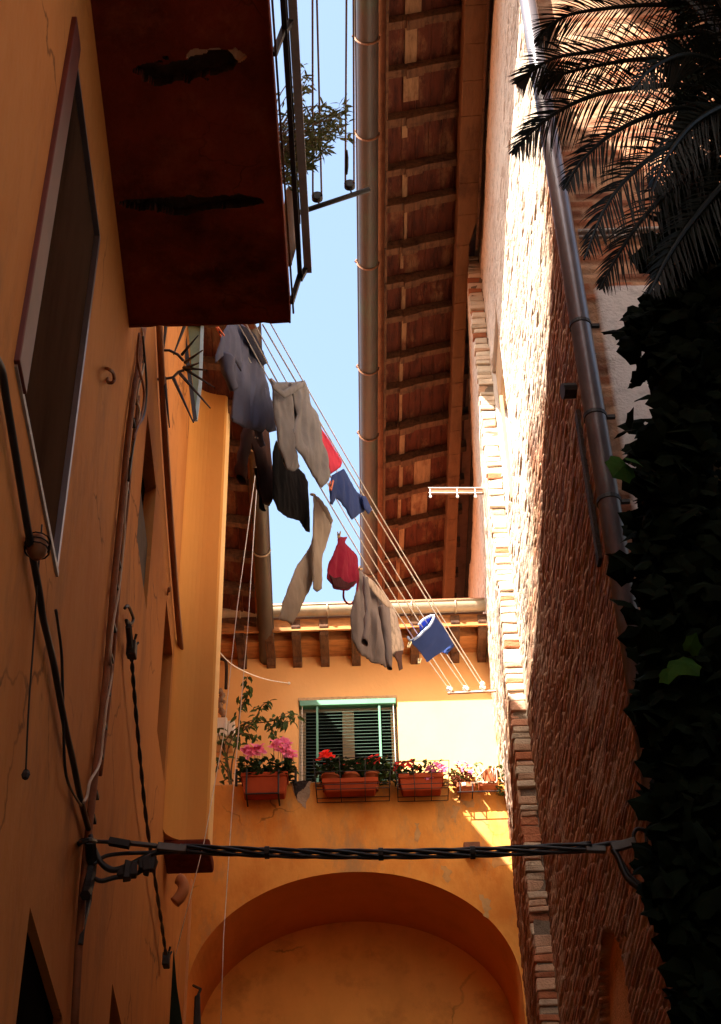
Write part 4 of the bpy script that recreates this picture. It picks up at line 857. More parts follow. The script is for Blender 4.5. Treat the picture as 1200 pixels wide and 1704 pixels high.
# ================================================================== PLANTS: leaf helpers
def leaf(mb, p, d, nrm, L, W, fold=.25):
    """A pointed folded leaf of six faces growing from p along d."""
    d = d.normalized(); s = d.cross(nrm)
    if s.length < 1e-4: s = d.cross(Vector((1, 0, 0)))
    s.normalize(); n = s.cross(d)
    m1 = p + d * L * .33 - n * .0; m2 = p + d * L * .68 - n * L * .04; t = p + d * L - n * L * .12
    l1 = p + d * L * .3 + s * W * .5 + n * W * fold; l2 = p + d * L * .65 + s * W * .4 + n * W * fold * .7
    r1 = p + d * L * .3 - s * W * .5 + n * W * fold; r2 = p + d * L * .65 - s * W * .4 + n * W * fold * .7
    mb.add([p, m1, m2, t, l1, l2, r1, r2], [(0, 1, 4), (1, 2, 5, 4), (2, 3, 5), (0, 6, 1), (1, 6, 7, 2), (2, 7, 3)])
def rv(r, s=1.0): return Vector((r.uniform(-s, s), r.uniform(-s, s), r.uniform(-s, s)))
IVY = [(0, .03), (.26, -.07), (.47, .10), (.43, .33), (.47, .55), (.27, .68), (0, .98), (-.27, .68), (-.47, .55), (-.43, .33), (-.47, .10), (-.26, -.07)]
def ivy_leaf(mb, p, d, nrm, S):
    d = d.normalized(); s = d.cross(nrm)
    if s.length < 1e-3: return
    s.normalize(); n = s.cross(d); c = p + d * S * .32 + n * S * .06
    vs = [c] + [p + s * S * x * 1.05 + d * S * y - n * S * .10 * abs(x) * 2 for x, y in IVY]
    mb.add(vs, [(0, i, i % 12 + 1) for i in range(1, 13)])

# ================================================================== FLOWER BOXES on the gallery parapet
rp = random.Random(21)
def pz_(px, py, Y): return onY(px, py, Y)
def wire_basket(e, x0, x1, y0, y1, z0, z1, nv, m=IRON, flare=.0):
    mb = MB()
    for z, f in ((z1, 1), ((z0 + z1) / 2 + .02, .6), (z0 + .05, .25), (z0, 0)):
        fl = flare * f; c = [(x0 - fl, y0 - fl, z), (x1 + fl, y0 - fl, z), (x1 + fl, y1, z), (x0 - fl, y1, z)]
        mb.tube([*c, c[0]], .0042, 5)
    for k in range(nv):
        x = x0 + (x1 - x0) * k / (nv - 1); xo = (x - (x0 + x1) / 2) / ((x1 - x0) / 2) * flare
        mb.tube([(x + xo, y0 - flare, z1), (x, y0, z0), (x, y1, z0)], .0042, 5)
    return mb.build('wire_basket', m, e)
def trough(e, x0, x1, y0, y1, z0, z1, m, tap=.03):
    mb = MB(); t = .012
    def ring(z, g): return [(x0 + g, y0 + g, z), (x1 - g, y0 + g, z), (x1 - g, y1 - g, z), (x0 + g, y1 - g, z)]
    prof = [(z0, tap + .01), (z0 + .02, tap), (z1 - .05, .012), (z1 - .05, 0), (z1, 0), (z1, t), (z1 - .03, t + .005)]
    vs = []; 
    for z, g in prof: vs += ring(z, g)
    fs = [(i * 4 + k, i * 4 + (k + 1) % 4, (i + 1) * 4 + (k + 1) % 4, (i + 1) * 4 + k) for i in range(len(prof) - 1) for k in range(4)]; fs.append((3, 2, 1, 0))
    mb.add(vs, fs); o = mb.build('trough', m, e, bevel=.004)
    mb = MB(); g = t + .006; mb.quad((x0 + g, y0 + g, z1 - .028), (x1 - g, y0 + g, z1 - .028), (x1 - g, y1 - g, z1 - .028), (x0 + g, y1 - g, z1 - .028)); mb.build('soil', SOIL, e); return o
def foliage(e, x0, x1, y0, y1, z, hgt, n, L, m, seed, name='foliage', down=.25):
    r = random.Random(seed); mb = MB()
    for i in range(n):
        p = Vector((r.uniform(x0, x1), r.uniform(y0, y1), z + hgt * r.random() ** 1.3)); d = Vector((r.uniform(-1, 1), r.uniform(-1, .6), r.uniform(-down, .8)))
        leaf(mb, p, d, Vector((r.uniform(-.5, .5), -.3, 1)), L * r.uniform(.6, 1.2), L * r.uniform(.55, .9))
    return mb.build(name, m, e)
def blossoms(e, pts, size, m, seed, petals=5, up=.3):
    r = random.Random(seed)
    for c in pts:
        mb = MB(); c = Vector(c); ax = Vector((r.uniform(-.6, .6), -1, r.uniform(-.2, .8))).normalized(); u = ax.cross(Vector((0, 0, 1))).normalized(); v = ax.cross(u)
        for k in range(petals):
            a = 2 * math.pi * k / petals + r.random(); d = u * math.cos(a) + v * math.sin(a) + ax * r.uniform(-.2, .6) + Vector((0, 0, up))
            leaf(mb, c, d, ax + rv(r, .3), size * r.uniform(.8, 1.2), size * .7, .15)
        mb.build('blossom', m, e)
def stems(e, base, tips, m=STEM, r_=.003):
    mb = MB()
    for b, t in zip(base, tips): mb.tube([b, (Vector(b) + Vector(t)) / 2 + Vector((0, -.01, .01)), t], r_, 4)
    return mb.build('stems', m, e)
FY = YF - .02
# 1: pink cyclamen
a = pz_(404, 1290, FY); b = pz_(481, 1290, FY); zt = pz_(440, 1284, FY - .22).z; zb = pz_(440, 1318, FY - .22).z
e = empty('flower_box', (a.x, FY, zb), 'terracotta flower box of pink cyclamen in a black bracket, leftmost on the parapet', 'flower box', 'flower boxes along the parapet')
trough(e, a.x, b.x, FY - .22, FY - .03, zb, zt, TERRA_D)
mb = MB()
for x in (a.x + .06, b.x - .09): mb.tube([(x, FY - .0, zt + .10), (x, FY - .235, zt + .02), (x, FY - .235, zb - .025), (x, FY, zb - .025)], .009, 6)
mb.tube([(a.x + .06, FY - .235, zb - .025), (b.x - .09, FY - .235, zb - .025)], .008, 6)
mb.build('bracket', IRON, e)
for x in (pz_(394, 1275, FY).x, pz_(492, 1275, FY).x): mb = MB(); mb.box((x - .012, FY + .0, PARZ - .02), (x + .012, FY + .03, PARZ + .17)); mb.build('bracket', IRON, e)
mb = MB(); mb.tube([(pz_(394, 1270, FY).x, FY + .015, PARZ + .15), (pz_(492, 1270, FY).x, FY + .015, PARZ + .15)], .008, 6); mb.tube([(pz_(394, 1270, FY).x, FY + .015, PARZ + .03), (pz_(492, 1270, FY).x, FY + .015, PARZ + .03)], .008, 6); mb.build('bracket', IRON, e)
foliage(e, a.x - .02, b.x + .04, FY - .24, FY, zt - .05, .20, 330, .075, LEAF_D, 3)
fl = [pz_(x, y, FY - .12) for x, y in [(406, 1253), (412, 1246), (418, 1250), (424, 1244), (430, 1249), (436, 1252), (414, 1257), (426, 1256), (408, 1248), (433, 1244), (458, 1236), (464, 1241), (470, 1234), (476, 1246), (481, 1240), (486, 1252), (472, 1252), (480, 1258), (466, 1250), (488, 1260), (455, 1243), (476, 1237)]]
blossoms(e, fl, .065, PINK, 5, 6, .5); stems(e, [(p.x + rp.uniform(-.04, .04), p.y, zt) for p in fl], fl, STEM)
# 2: black wire basket with three pots and red flowers
a = pz_(533, 1312, FY - .2); b = pz_(630, 1312, FY - .2); zb = pz_(580, 1313, FY - .22).z; zt = pz_(580, 1294, FY - .22).z; ztop = pz_(580, 1268, FY - .2).z
e = empty('flower_box', (a.x, FY, zb), 'long brick red flower box in a wide wire basket in front of the green window', 'flower box', 'flower boxes along the parapet')
trough(e, a.x + .02, b.x, FY - .22, FY - .03, zb, zt, TERRA_D)
bx0 = pz_(527, 1316, FY - .2).x; bx1_ = pz_(648, 1314, FY - .2).x; wire_basket(e, bx0, bx1_, FY - .25, FY, zb - .015, ztop, 4, flare=.03)
for i, px in enumerate((550, 584, 619)):
    c = pz_(px, 1290, FY - .13); pe = empty('plant_pot', (c.x, c.y, zt - .1), ['round terracotta pot under the scarlet flower, in the wire basket by the window', 'middle terracotta pot of leaves in the wire basket by the window', 'terracotta pot of dull red flowers in the wire basket by the window'][i], 'pot', 'pots standing in the wire basket')
    mb = MB(); pr = [(zt - .10, .055), (zt + .045, .082), (zt + .045, .092), (zt + .075, .094), (zt + .075, .08), (zt + .05, .078)]; n = 16
    mb.add([(c.x + r_ * math.cos(2 * math.pi * k / n), c.y + r_ * math.sin(2 * math.pi * k / n), z) for z, r_ in pr for k in range(n)], [(j * n + k, j * n + (k + 1) % n, (j + 1) * n + (k + 1) % n, (j + 1) * n + k) for j in range(len(pr) - 1) for k in range(n)]); mb.build('pot', TERRA, pe, smooth=True)
    foliage(pe, c.x - .13, c.x + .13, c.y - .10, c.y + .12, zt + .05, .17, 120, .08, LEAF_D, 40 + i)
    if i == 0: blossoms(pe, [pz_(x, y, FY - .14) for x, y in [(538, 1262), (541, 1256), (546, 1260), (550, 1263), (536, 1265)]], .07, mat('scarlet petal', (.85, .035, .02), .6, .2, 10, translucent=.3), 7, 6, .8)
    if i == 2: blossoms(pe, [pz_(x, y, FY - .14) for x, y in [(618, 1262), (624, 1260), (630, 1265), (622, 1267), (614, 1268), (628, 1270)]], .055, REDP, 8, 6, .3); foliage(pe, c.x + .08, c.x + .25, c.y - .08, c.y + .05, zt - .03, .16, 45, .075, LEAF_F, 66)
    if i < 2: blossoms(pe, [pz_(px + x, 1270 + y, FY - .16) for x, y in [(-10, 4), (4, 8), (12, 2)]], .03, REDP, 18 + i, 5, .3)
# 3: red and mauve flowers
a = pz_(664, 1312, FY - .2); b = pz_(746, 1309, FY - .2); zb = pz_(700, 1312, FY - .22).z; zt = pz_(700, 1286, FY - .22).z
e = empty('flower_box', (a.x, FY, zb), 'brick red flower box with red flowers on the left and mauve ones on the right', 'flower box', 'flower boxes along the parapet')
trough(e, a.x, b.x - .04, FY - .22, FY - .03, zb, zt, TERRA_D); wire_basket(e, a.x - .01, b.x, FY - .24, FY, zb - .012, zt + .11, 4, flare=.02)
foliage(e, a.x - .04, b.x - .05, FY - .22, FY + .02, zt - .02, .13, 170, .06, LEAF_D, 12); foliage(e, a.x - .06, b.x, FY - .2, FY + .06, zt + .04, .14, 40, .07, LEAF_F, 13)
blossoms(e, [pz_(x, y, FY - .18) for x, y in [(663, 1271), (668, 1276), (674, 1270), (680, 1273), (671, 1290), (684, 1268), (692, 1279), (660, 1280)]], .05, REDP, 14, 6, .2)
blossoms(e, [pz_(x, y, FY - .2) for x, y in [(712, 1280), (718, 1277), (728, 1274), (734, 1277), (740, 1280), (714, 1293), (722, 1284), (736, 1285)]], .048, MAUVE, 15, 6, .0)
# 4 and 5: small boxes at the right end
a = pz_(761, 1309, FY - .2); b = pz_(792, 1308, FY - .2); zb = pz_(775, 1309, FY - .2).z; zt = pz_(775, 1296, FY - .2).z
e = empty('flower_box', (a.x, FY, zb), 'short terracotta flower box with dry reddish plants and a paper tag', 'flower box', 'flower boxes along the parapet')
trough(e, a.x, b.x, FY - .14, FY - .03, zb, zt, TERRA); foliage(e, a.x - .05, b.x - .02, FY - .14, FY, zt, .20, 150, .05, mat('dry reddish leaf', (.22, .06, .03), .8, .5, 9, translucent=.2), 17, down=.8); foliage(e, a.x - .03, b.x, FY - .13, FY + .03, zt + .03, .16, 50, .055, LEAF_F, 18)
blossoms(e, [pz_(x, y, FY - .14) for x, y in [(762, 1270), (772, 1268), (780, 1274), (768, 1280), (784, 1284)]], .04, MAUVE, 19, 5, 0)
mb = MB(); p = pz_(772, 1304, FY - .15); mb.box((p.x - .018, FY - .147, p.z - .015), (p.x + .018, FY - .143, p.z + .015)); mb.build('paper_tag', WHITEP, e)
mb = MB()
for x in (a.x + .03, b.x - .03): mb.tube([(x, FY, zb - .02), (x, FY - .15, zb - .02), (x, FY - .15, zt)], .006, 5)
mb.tube([(a.x, FY - .15, zb - .03), (pz_(830, 1306, FY - .2).x, FY - .15, zb - .03)], .006, 5); mb.build('bracket', IRON, e)
a = pz_(798, 1308, FY - .2); b = pz_(830, 1307, FY - .2); zt = pz_(812, 1294, FY - .2).z
e = empty('flower_box', (a.x, FY, zb), 'small tapering terracotta planter with pale trailing stems, rightmost on the parapet', 'flower box', 'flower boxes along the parapet')
trough(e, a.x, b.x, FY - .14, FY - .03, zb, zt, TERRA, tap=.05)
c = pz_(815, 1284, FY - .11); mb = MB(); n = 14; pr = [(zt - .02, .06), (zt + .10, .085), (zt + .11, .09), (zt + .12, .075)]
mb.add([(c.x + r_ * math.cos(2 * math.pi * k / n), c.y + r_ * math.sin(2 * math.pi * k / n), z) for z, r_ in pr for k in range(n)], [(j * n + k, j * n + (k + 1) % n, (j + 1) * n + (k + 1) % n, (j + 1) * n + k) for j in range(3) for k in range(n)]); pe_ = empty('plant_pot', (c.x, c.y, zt), 'small round terracotta pot standing in the rightmost planter', 'pot'); mb.build('pot', TERRA, pe_, smooth=True)
mb = MB()
for k in range(9):
    x = a.x + (b.x - a.x) * k / 8; mb.tube(smoothpath([(x, FY - .10, zt + .1), (x + rp.uniform(-.06, .06), FY - .2, zt + .08 + rp.random() * .06), (x + rp.uniform(-.07, .07), FY - .155, zt), (x + rp.uniform(-.1, .1), FY - .155, zt - .03)], 3), .006, 4)
mb.build('stems', mat('pale dry stem', (.66, .55, .42), .9, .15, 9), e); foliage(e, a.x - .05, b.x + .06, FY - .13, FY + .04, zt - .02, .24, 60, .06, LEAF_F, 27)
foliage(e, b.x - .02, b.x + .09, FY - .12, FY, zb - .02, .10, 24, .05, LEAF_D, 28, 'trailing_leaves')

# ================================================================== FICUS in its pot behind the parapet
rf = random.Random(31); FYp = 14.55
fe = empty('potted_ficus', onY(385, 1330, FYp), 'slender ficus with drooping leaves growing behind the pink cyclamen', 'plant')
mb = MB(); c = onY(388, 1335, FYp); pr = [(9.26, .10), (9.55, .15), (9.56, .16), (9.6, .16), (9.6, .14)]; n = 16
mb.add([(c.x + r_ * math.cos(2 * math.pi * k / n), c.y + r_ * math.sin(2 * math.pi * k / n), z) for z, r_ in pr for k in range(n)], [(j * n + k, j * n + (k + 1) % n, (j + 1) * n + (k + 1) % n, (j + 1) * n + k) for j in range(4) for k in range(n)]); mb.build('pot', TERRA, fe, smooth=True)
br = [[(388, 1340), (380, 1290), (374, 1240), (390, 1215), (415, 1200), (440, 1193)], [(388, 1340), (385, 1280), (396, 1225), (399, 1180), (404, 1150), (412, 1125)], [(384, 1290), (378, 1255), (392, 1220), (420, 1205), (450, 1200), (470, 1190), (485, 1185)], [(396, 1225), (425, 1195), (435, 1175), (447, 1168)], [(450, 1200), (463, 1198), (478, 1203), (490, 1188)], [(374, 1250), (366, 1230), (360, 1205)], [(392, 1222), (410, 1222), (428, 1225)], [(388, 1300), (372, 1275), (364, 1262)], [(440, 1196), (452, 1212), (460, 1226)], [(399, 1185), (410, 1160), (420, 1145)]]
mb = MB(); tips = []
for b_ in br:
    P3 = smoothpath([onY(*p, FYp + rf.uniform(-.08, .08)) for p in b_], 4); mb.tube(P3, [.010 - .007 * i / (len(P3) - 1) for i in range(len(P3))], 5); tips += P3[len(P3) // 3:]
mb.build('stems', STEM, fe)
mb = MB()
for p in tips:
    for k in range(rf.choice([1, 2, 2, 3])):
        q = p + rv(rf, .035); leaf(mb, q, Vector((rf.uniform(-.8, .8), rf.uniform(-.6, .4), rf.uniform(-1.2, -.1))), Vector((rf.uniform(-1, 1), -1, .5)), rf.uniform(.07, .12), rf.uniform(.03, .048), .2)
for (x, y) in [(372, 1295), (380, 1300), (366, 1300), (370, 1303), (396, 1270), (392, 1262), (365, 1262), (400, 1240), (480, 1275), (486, 1284), (472, 1232), (478, 1240)]:
    leaf(mb, onY(x, y, FYp), Vector((rf.uniform(-.8, .8), -.3, rf.uniform(-1, .2))), Vector((0, -1, .4)), .10, .05)
mb.build('leaves', LEAF_F, fe)

# gas pipe and meter on the upper wall beside the pier
ge = empty('gas_meter', onY(378, 1230, YU), 'white gas meter box under a wrapped brown pipe beside the pier', 'meter')
p0 = onY(365, 1192, YU - .08); p1 = onY(382, 1212, YU - .2)
mb = MB(); mb.box((onY(364, 1200, YU).x, YU - .20, onY(375, 1222, YU - .2).z), (onY(381, 1200, YU).x, YU - .004, onY(375, 1193, YU - .2).z)); mb.build('box', WHITEP, ge, bevel=.012)
mb = MB(); mb.box((onY(382, 1200, YU).x, YU - .17, onY(375, 1219, YU - .2).z), (onY(393, 1200, YU).x, YU - .004, onY(375, 1196, YU - .2).z)); mb.build('box', WHITEP, ge, bevel=.012)
mb = MB(); mb.box((onY(362, 1200, YU).x, YU - .19, onY(375, 1237, YU - .2).z), (onY(391, 1200, YU).x, YU - .01, onY(375, 1222.5, YU - .2).z)); mb.build('cover', mat('cloudy plastic', (.50, .36, .2), .4, .1, 3), ge, bevel=.012)
mb = MB(); mb.tube(smoothpath([onY(*p, YU - .07) for p in [(362, 1097), (370, 1097), (376, 1102), (377, 1120), (376, 1146)]]), .018, 8); mb.build('pipe', RUST, ge, smooth=True)
mb = MB(); P3 = smoothpath([onY(*p, YU - .09) for p in [(358, 1149), (366, 1150), (370, 1158), (366, 1168), (367, 1178), (372, 1192)]], 5); mb.tube(P3, [.030 + .010 * math.sin(i * 1.5) for i in range(len(P3))], 8); mb.ball(onY(373, 1168, YU - .12), .022, 6); mb.build('pipe', mat('wrapped lead pipe', (.24, .15, .10), .8, .4, 12, bump=.4), ge, smooth=True)

# ================================================================== SHRUB on the balcony
rs2 = random.Random(41); SYb = 6.35; sz = bz + .15
be = empty('potted_oleander', (bx1 - .25, SYb, sz), 'leafy oleander in a pot on the balcony, its branches hanging over the rail', 'plant')
mb = MB(); c = Vector((bx1 - .25, SYb, sz)); pr = [(sz, .12), (sz + .3, .17), (sz + .3, .19), (sz + .34, .19), (sz + .34, .16)]; n = 16
mb.add([(c.x + r_ * math.cos(2 * math.pi * k / n), c.y + r_ * math.sin(2 * math.pi * k / n), z) for z, r_ in pr for k in range(n)], [(j * n + k, j * n + (k + 1) % n, (j + 1) * n + (k + 1) % n, (j + 1) * n + k) for j in range(4) for k in range(n)]); mb.build('pot', TERRA, be, smooth=True)
mb = MB(); lm = MB(); base = Vector((c.x, c.y, sz + .3)); targets = []
for (px, py, spread, cnt) in [(505, 150, 14, 5), (500, 200, 14, 6), (515, 215, 18, 7), (535, 195, 16, 6), (555, 180, 16, 5), (568, 205, 12, 4), (575, 190, 12, 4), (510, 245, 18, 8), (530, 235, 18, 6), (545, 225, 14, 5), (505, 280, 14, 8), (520, 265, 14, 5), (500, 310, 9, 4), (545, 255, 12, 3), (580, 225, 8, 2), (495, 250, 10, 6), (500, 125, 8, 2)]:
    for k in range(cnt):
        p = onY(px + rs2.gauss(0, spread * .55), py + rs2.gauss(0, spread * .6), rs2.uniform(6.15, 6.75)); targets.append(p)
        m_ = base.lerp(p, .55) + Vector((0, rs2.uniform(-.1, .1), rs2.uniform(.0, .18))); path = smoothpath([base + rv(rs2, .04), m_, p], 5)
        mb.tube(path, [.007 - .005 * i / (len(path) - 1) for i in range(len(path))], 4)
        d0_ = (path[-1] - path[-3]).normalized()
        for j in range(9):
            t = path[-1 - (j % 6)]; leaf(lm, t + rv(rs2, .012), d0_ * .6 + rv(rs2, .9) + Vector((.15, 0, -.1)), rv(rs2) + Vector((0, 0, 1)), rs2.uniform(.055, .10), rs2.uniform(.013, .024), .15)
mb.build('stems', STEM, be); lm.build('leaves', LEAF_O, be)
be2 = empty('cloth_bundle', onY(484, 370, by1 - .55), 'beige cloth bulging through the balcony rail', 'cloth')
A_ = onY(484, 318, by1 - .2); vs = []
mb = MB()
P3 = [onY(x, y, by1 - .25) for x, y in [(484, 316), (484, 345), (485, 380), (483, 415), (481, 440)]]; mb.tube(smoothpath(P3, 4), [.02 + .03 * math.sin(math.pi * min(1, (i + 2) / 17)) for i in range(17)], 10); mb.build('cloth', C_BEIGE, be2, smooth=True)

# ================================================================== CABLES and fixtures on the ochre house
def Lpath(pxs, off=.03): return [onL(x, y, off) for x, y in pxs]
def run(name, pxs, r_, m, label, cat, off=.03, sub=4, n=6, group=None):
    mb = MB(); mb.tube(smoothpath(Lpath(pxs, off), sub), r_, n); o = mb.build(name, m, smooth=True); return tag(o, label, cat, group)
run('cable', [(-30, 560), (0, 607), (10, 660), (25, 750), (38, 830), (50, 900), (65, 983), (72, 1030), (88, 1097), (97, 1146), (110, 1215), (121, 1263), (134, 1329), (150, 1391), (155, 1428), (150, 1470)], .016, CABLE, 'thick black cable bundle slanting down the ochre wall to the bracket', 'cable')
run('cable', [(70, 873), (63, 960), (58, 1037), (55, 1080), (48, 1175), (43, 1285)], .004, CABLE, 'thin black cord hanging with a plug, left of the thick cable', 'cable')
mb = MB(); mb.ball(onL(43, 1289, .03), .018, 6, (1, 1, 1.4)); tag(mb.build('plug', IRON), 'small black plug at the end of the thin hanging cord', 'plug')
run('cable', [(93, 1015), (102, 1080), (104, 1130), (106, 1215), (110, 1290), (128, 1330), (140, 1345)], .007, CABLE, 'thin dark cable looping down beside the thick cable', 'cable')
# lamp by the thick cable
le = empty('wall_lamp', onL(62, 910), 'small round bulkhead lamp half hidden by the thick cable', 'lamp')
c = onL(62, 910, .05); mb = MB(); mb.ball(c, .055, 10, (.8, 1, 1.1)); mb.build('globe', mat('brown enamel', (.20, .09, .04), .5, .3, 5), le, smooth=True)
for k in range(3): mb = MB(); mb.tube([c + Vector((.05 * math.cos(t), .058 * math.sin(t), -.02 + .025 * k)) for t in [2 * math.pi * q / 12 for q in range(13)]], .004, 4); mb.build('ring', IRON, le)
# the bundle of conduits
ce = empty('conduit_bundle', onL(180, 1090), 'rusty conduit with clipped cables running down the ochre wall', 'conduit')
pc_ = [(240, 540), (232, 600), (222, 660), (212, 740), (205, 820), (197, 900), (189, 980), (181, 1080), (170, 1190), (158, 1290), (148, 1380), (139, 1470), (131, 1580), (124, 1710)]
mb = MB(); mb.tube(smoothpath(Lpath(pc_, .03), 3), .020, 8); mb.build('pipe', RUSTPIPE, ce, smooth=True)
mb = MB(); mb.tube(smoothpath(Lpath([(x + 9, y) for x, y in pc_[2:10]],   .025), 3), .011, 6); mb.build('pipe', RUSTPIPE, ce, smooth=True)
mb = MB(); mb.tube(smoothpath(Lpath([(236, 545), (240, 600), (228, 660), (232, 690), (218, 760), (208, 850), (206, 900), (198, 980), (188, 1040), (183, 1090), (186, 1120), (178, 1170), (172, 1220), (166, 1270), (150, 1300), (145, 1325), (139, 1335)], .05), 4), .008, 6); mb.build('cable', GREYCABLE, ce, smooth=True)
mb = MB(); mb.tube(smoothpath(Lpath([(238, 560), (244, 640), (240, 690), (226, 720), (214, 800)], .06), 4), .008, 6); mb.build('cable', CABLE, ce, smooth=True)
mb = MB(); mb.tube(smoothpath(Lpath([(232, 555), (229, 600), (240, 650), (236, 690), (222, 730)], .06), 4), .009, 6); mb.build('cable', RUSTPIPE, ce, smooth=True)
rc = random.Random(8)
for t in range(15):
    y = 600 + t * 55 + rc.uniform(-10, 10); x = np.interp(y, [p[1] for p in pc_], [p[0] for p in pc_]); c = onL(x + 4, y, .035)
    mb = MB(); mb.box((c.x - .015, c.y - .03, c.z - .010), (c.x + .015, c.y + .045, c.z + .010)); mb.build('clip', IRON, ce)
run('drain_pipe', [(265, 530), (270, 640), (277, 760), (285, 880), (294, 1000), (302, 1092)], .026, mat('brown painted pipe', (.27, .10, .035), .6, .25, 4), 'slanting brown pipe beside the pier', 'pipe', off=.04, n=8)
# twisted pair with its two terminal boxes
pa = Lpath([(219, 1095), (224, 1160), (233, 1260), (243, 1360), (256, 1450), (268, 1530), (276, 1588)], .05)
P3 = smoothpath(pa, 12); te = empty('twisted_cable', P3[0], 'twisted black cable hanging between two terminal boxes', 'cable')
for ph in (0, math.pi):
    mb = MB(); mb.tube([p + Vector((.007 * math.cos(i * .8 + ph), .007 * math.sin(i * .8 + ph), 0)) for i, p in enumerate(P3)], .0085, 5); mb.build('strand', CABLE, te, smooth=True)
for (px, py, lb_) in ((219, 1082, 'black terminal clamp at the top of the twisted cable'), (277, 1598, 'black terminal clamp at the foot of the twisted cable')):
    c = onL(px, py, .05); e = empty('terminal_clamp', c, lb_, 'clamp', 'terminal clamps of the twisted cable'); mb = MB(); mb.box((c.x - .03, c.y - .035, c.z - .05), (c.x + .03, c.y + .035, c.z + .06), .006); mb.build('block', IRON, e, bevel=.008)
    for k in (-1, 1): mb = MB(); mb.tube([c + Vector((.02, .03 * k, .06)), c + Vector((.03, .045 * k, .09))], .008, 5); mb.build('screw', IRON, e)
he_ = empty('cable_hook', onL(212, 1030), 'iron hook with tangled wire holding the twisted cable', 'hook')
mb = MB(); mb.tube(smoothpath(Lpath([(208, 1012), (213, 1008), (219, 1020), (222, 1030), (218, 1038), (210, 1032), (214, 1046), (216, 1060), (218, 1078)], .05), 4), .010, 6); mb.build('wire', IRON, he_, smooth=True)
mb = MB(); mb.tube(Lpath([(214, 1042), (217, 1076)], .06), .020, 6); mb.build('insulator', IRON, he_)
mb = MB(); mb.tube(smoothpath([onL(x, y, o) for x, y, o in [(177, 613, .0), (180, 614, .06), (188, 620, .07), (190, 632, .07), (186, 637, .06), (180, 636, .03), (179, 630, 0)]], 4), .010, 6); tag(mb.build('iron_ring', RUSTPIPE, smooth=True), 'rusty iron ring fixed to the bare ochre wall', 'ring')
mb = MB(); mb.tube(smoothpath([onL(x, y, o) for x, y, o in [(279, 990, .0), (281, 978, .06), (282, 985, .07)]], 3), .008, 5); tag(mb.build('iron_hook', RUSTPIPE), 'small iron hook above the narrow maroon window', 'hook')
# spiked iron guard round the pipes
SG = 8.6
se = empty('spike_guard', onL(250, 610), 'black iron spike guard fanning out around the pipes', 'guard')
def S3(x, y, d=0): return onY(x, y, SG + d)
for pts in ([(238, 583), (262, 583), (282, 583), (296, 590), (305, 600)], [(245, 631), (270, 631), (288, 628), (297, 619), (306, 616)]):
    mb = MB(); mb.tube([S3(*p) for p in pts], .011, 6); mb.build('bar', IRON, se)
for a, b in (((243, 543), (246, 583)), ((255, 543), (260, 590)), ((276, 543), (272, 586)), ((307, 543), (289, 590)), ((303, 590), (330, 558)), ((308, 603), (337, 583)), ((306, 612), (344, 616)), ((308, 614), (357, 645)), ((300, 622), (350, 679)), ((289, 630), (322, 703)), ((274, 628), (282, 711)), ((249, 628), (249, 700)), ((310, 612), (331, 604))):
    d = .25 if b[0] > 320 else 0; mb = MB(); mb.tube([S3(*a), S3(*b, -d)], [.014, .005], 6); mb.build('spike', IRON, se)
# low lamp by the arch and elbow under the pier
mb = MB(); mb.tube(smoothpath([onY(x, y, 11.2) for x, y in [(296, 1462), (302, 1466), (306, 1478), (300, 1492), (291, 1502)]], 4), .045, 10); tag(mb.build('pipe_elbow', mat('ochre painted elbow', (.40, .14, .045), .7, .2, 4), smooth=True), 'ochre pipe elbow under the pier', 'pipe')
e = empty('wall_lantern', onY(330, 1690, 13.2), 'dark lantern at the left foot of the arch, cut by the picture edge', 'lantern')
mb = MB(); mb.hexa([onY(321, 1720, 13.2), onY(335, 1720, 13.2), onY(335, 1720, 13.35), onY(321, 1720, 13.35)], [onY(324, 1658, 13.2), onY(333, 1652, 13.2), onY(333, 1652, 13.35), onY(324, 1658, 13.35)]); mb.build('housing', IRON, e, bevel=.01)
mb = MB(); mb.tube([onY(329, 1658, 13.3), onY(334, 1646, 13.3), onY(322, 1640, 13.9)], .012, 6); mb.build('arm', IRON, e)

# ---------------------------------------------------------------- the cable across the alley
CA = onL(150, 1402, .05); CB = onX(1068, 1400, XN - .05)
ke = empty('overhead_cable', CA, 'bundle of black cables strung across the alley in front of the arch', 'cable')
A = onY(300, 1412, CA.y + .02); B = onY(985, 1409, CB.y)
base = sag(A, B, .035, 60); rk = random.Random(2)
for k in range(5):
    mb = MB(); mb.tube([p + Vector((0, .016 * math.cos(i * .22 + k * 1.26), .020 * math.sin(i * .22 + k * 1.26))) for i, p in enumerate(base)], .0085, 6); mb.build('strand', CABLE, ke, smooth=True)
for f in (.22, .5, .72): c = A.lerp(B, f) + Vector((0, 0, -.035 * 4 * f * (1 - f))); mb = MB(); mb.tube([c - Vector((.012, 0, 0)), c + Vector((.012, 0, 0))], .032, 10); mb.build('cable_tie', IRON, ke)
yA = CA.y
def K(x, y, d=0): return onY(x, y, yA + d)
mb = MB(); mb.bar(K(181, 1399), K(262, 1408), .03, .018); mb.bar(K(262, 1408), K(310, 1413), .022, .04); mb.build('tension_clamp', mat('dull grey metal', (.12, .11, .10), .5, .3, 5, metal=.4), ke, bevel=.004)
mb = MB(); mb.bar(K(182, 1400, -.02), K(216, 1406, -.02), .035, .035); mb.tube([K(158, 1400), K(182, 1401)], .010, 6); mb.build('clamp_body', IRON, ke)
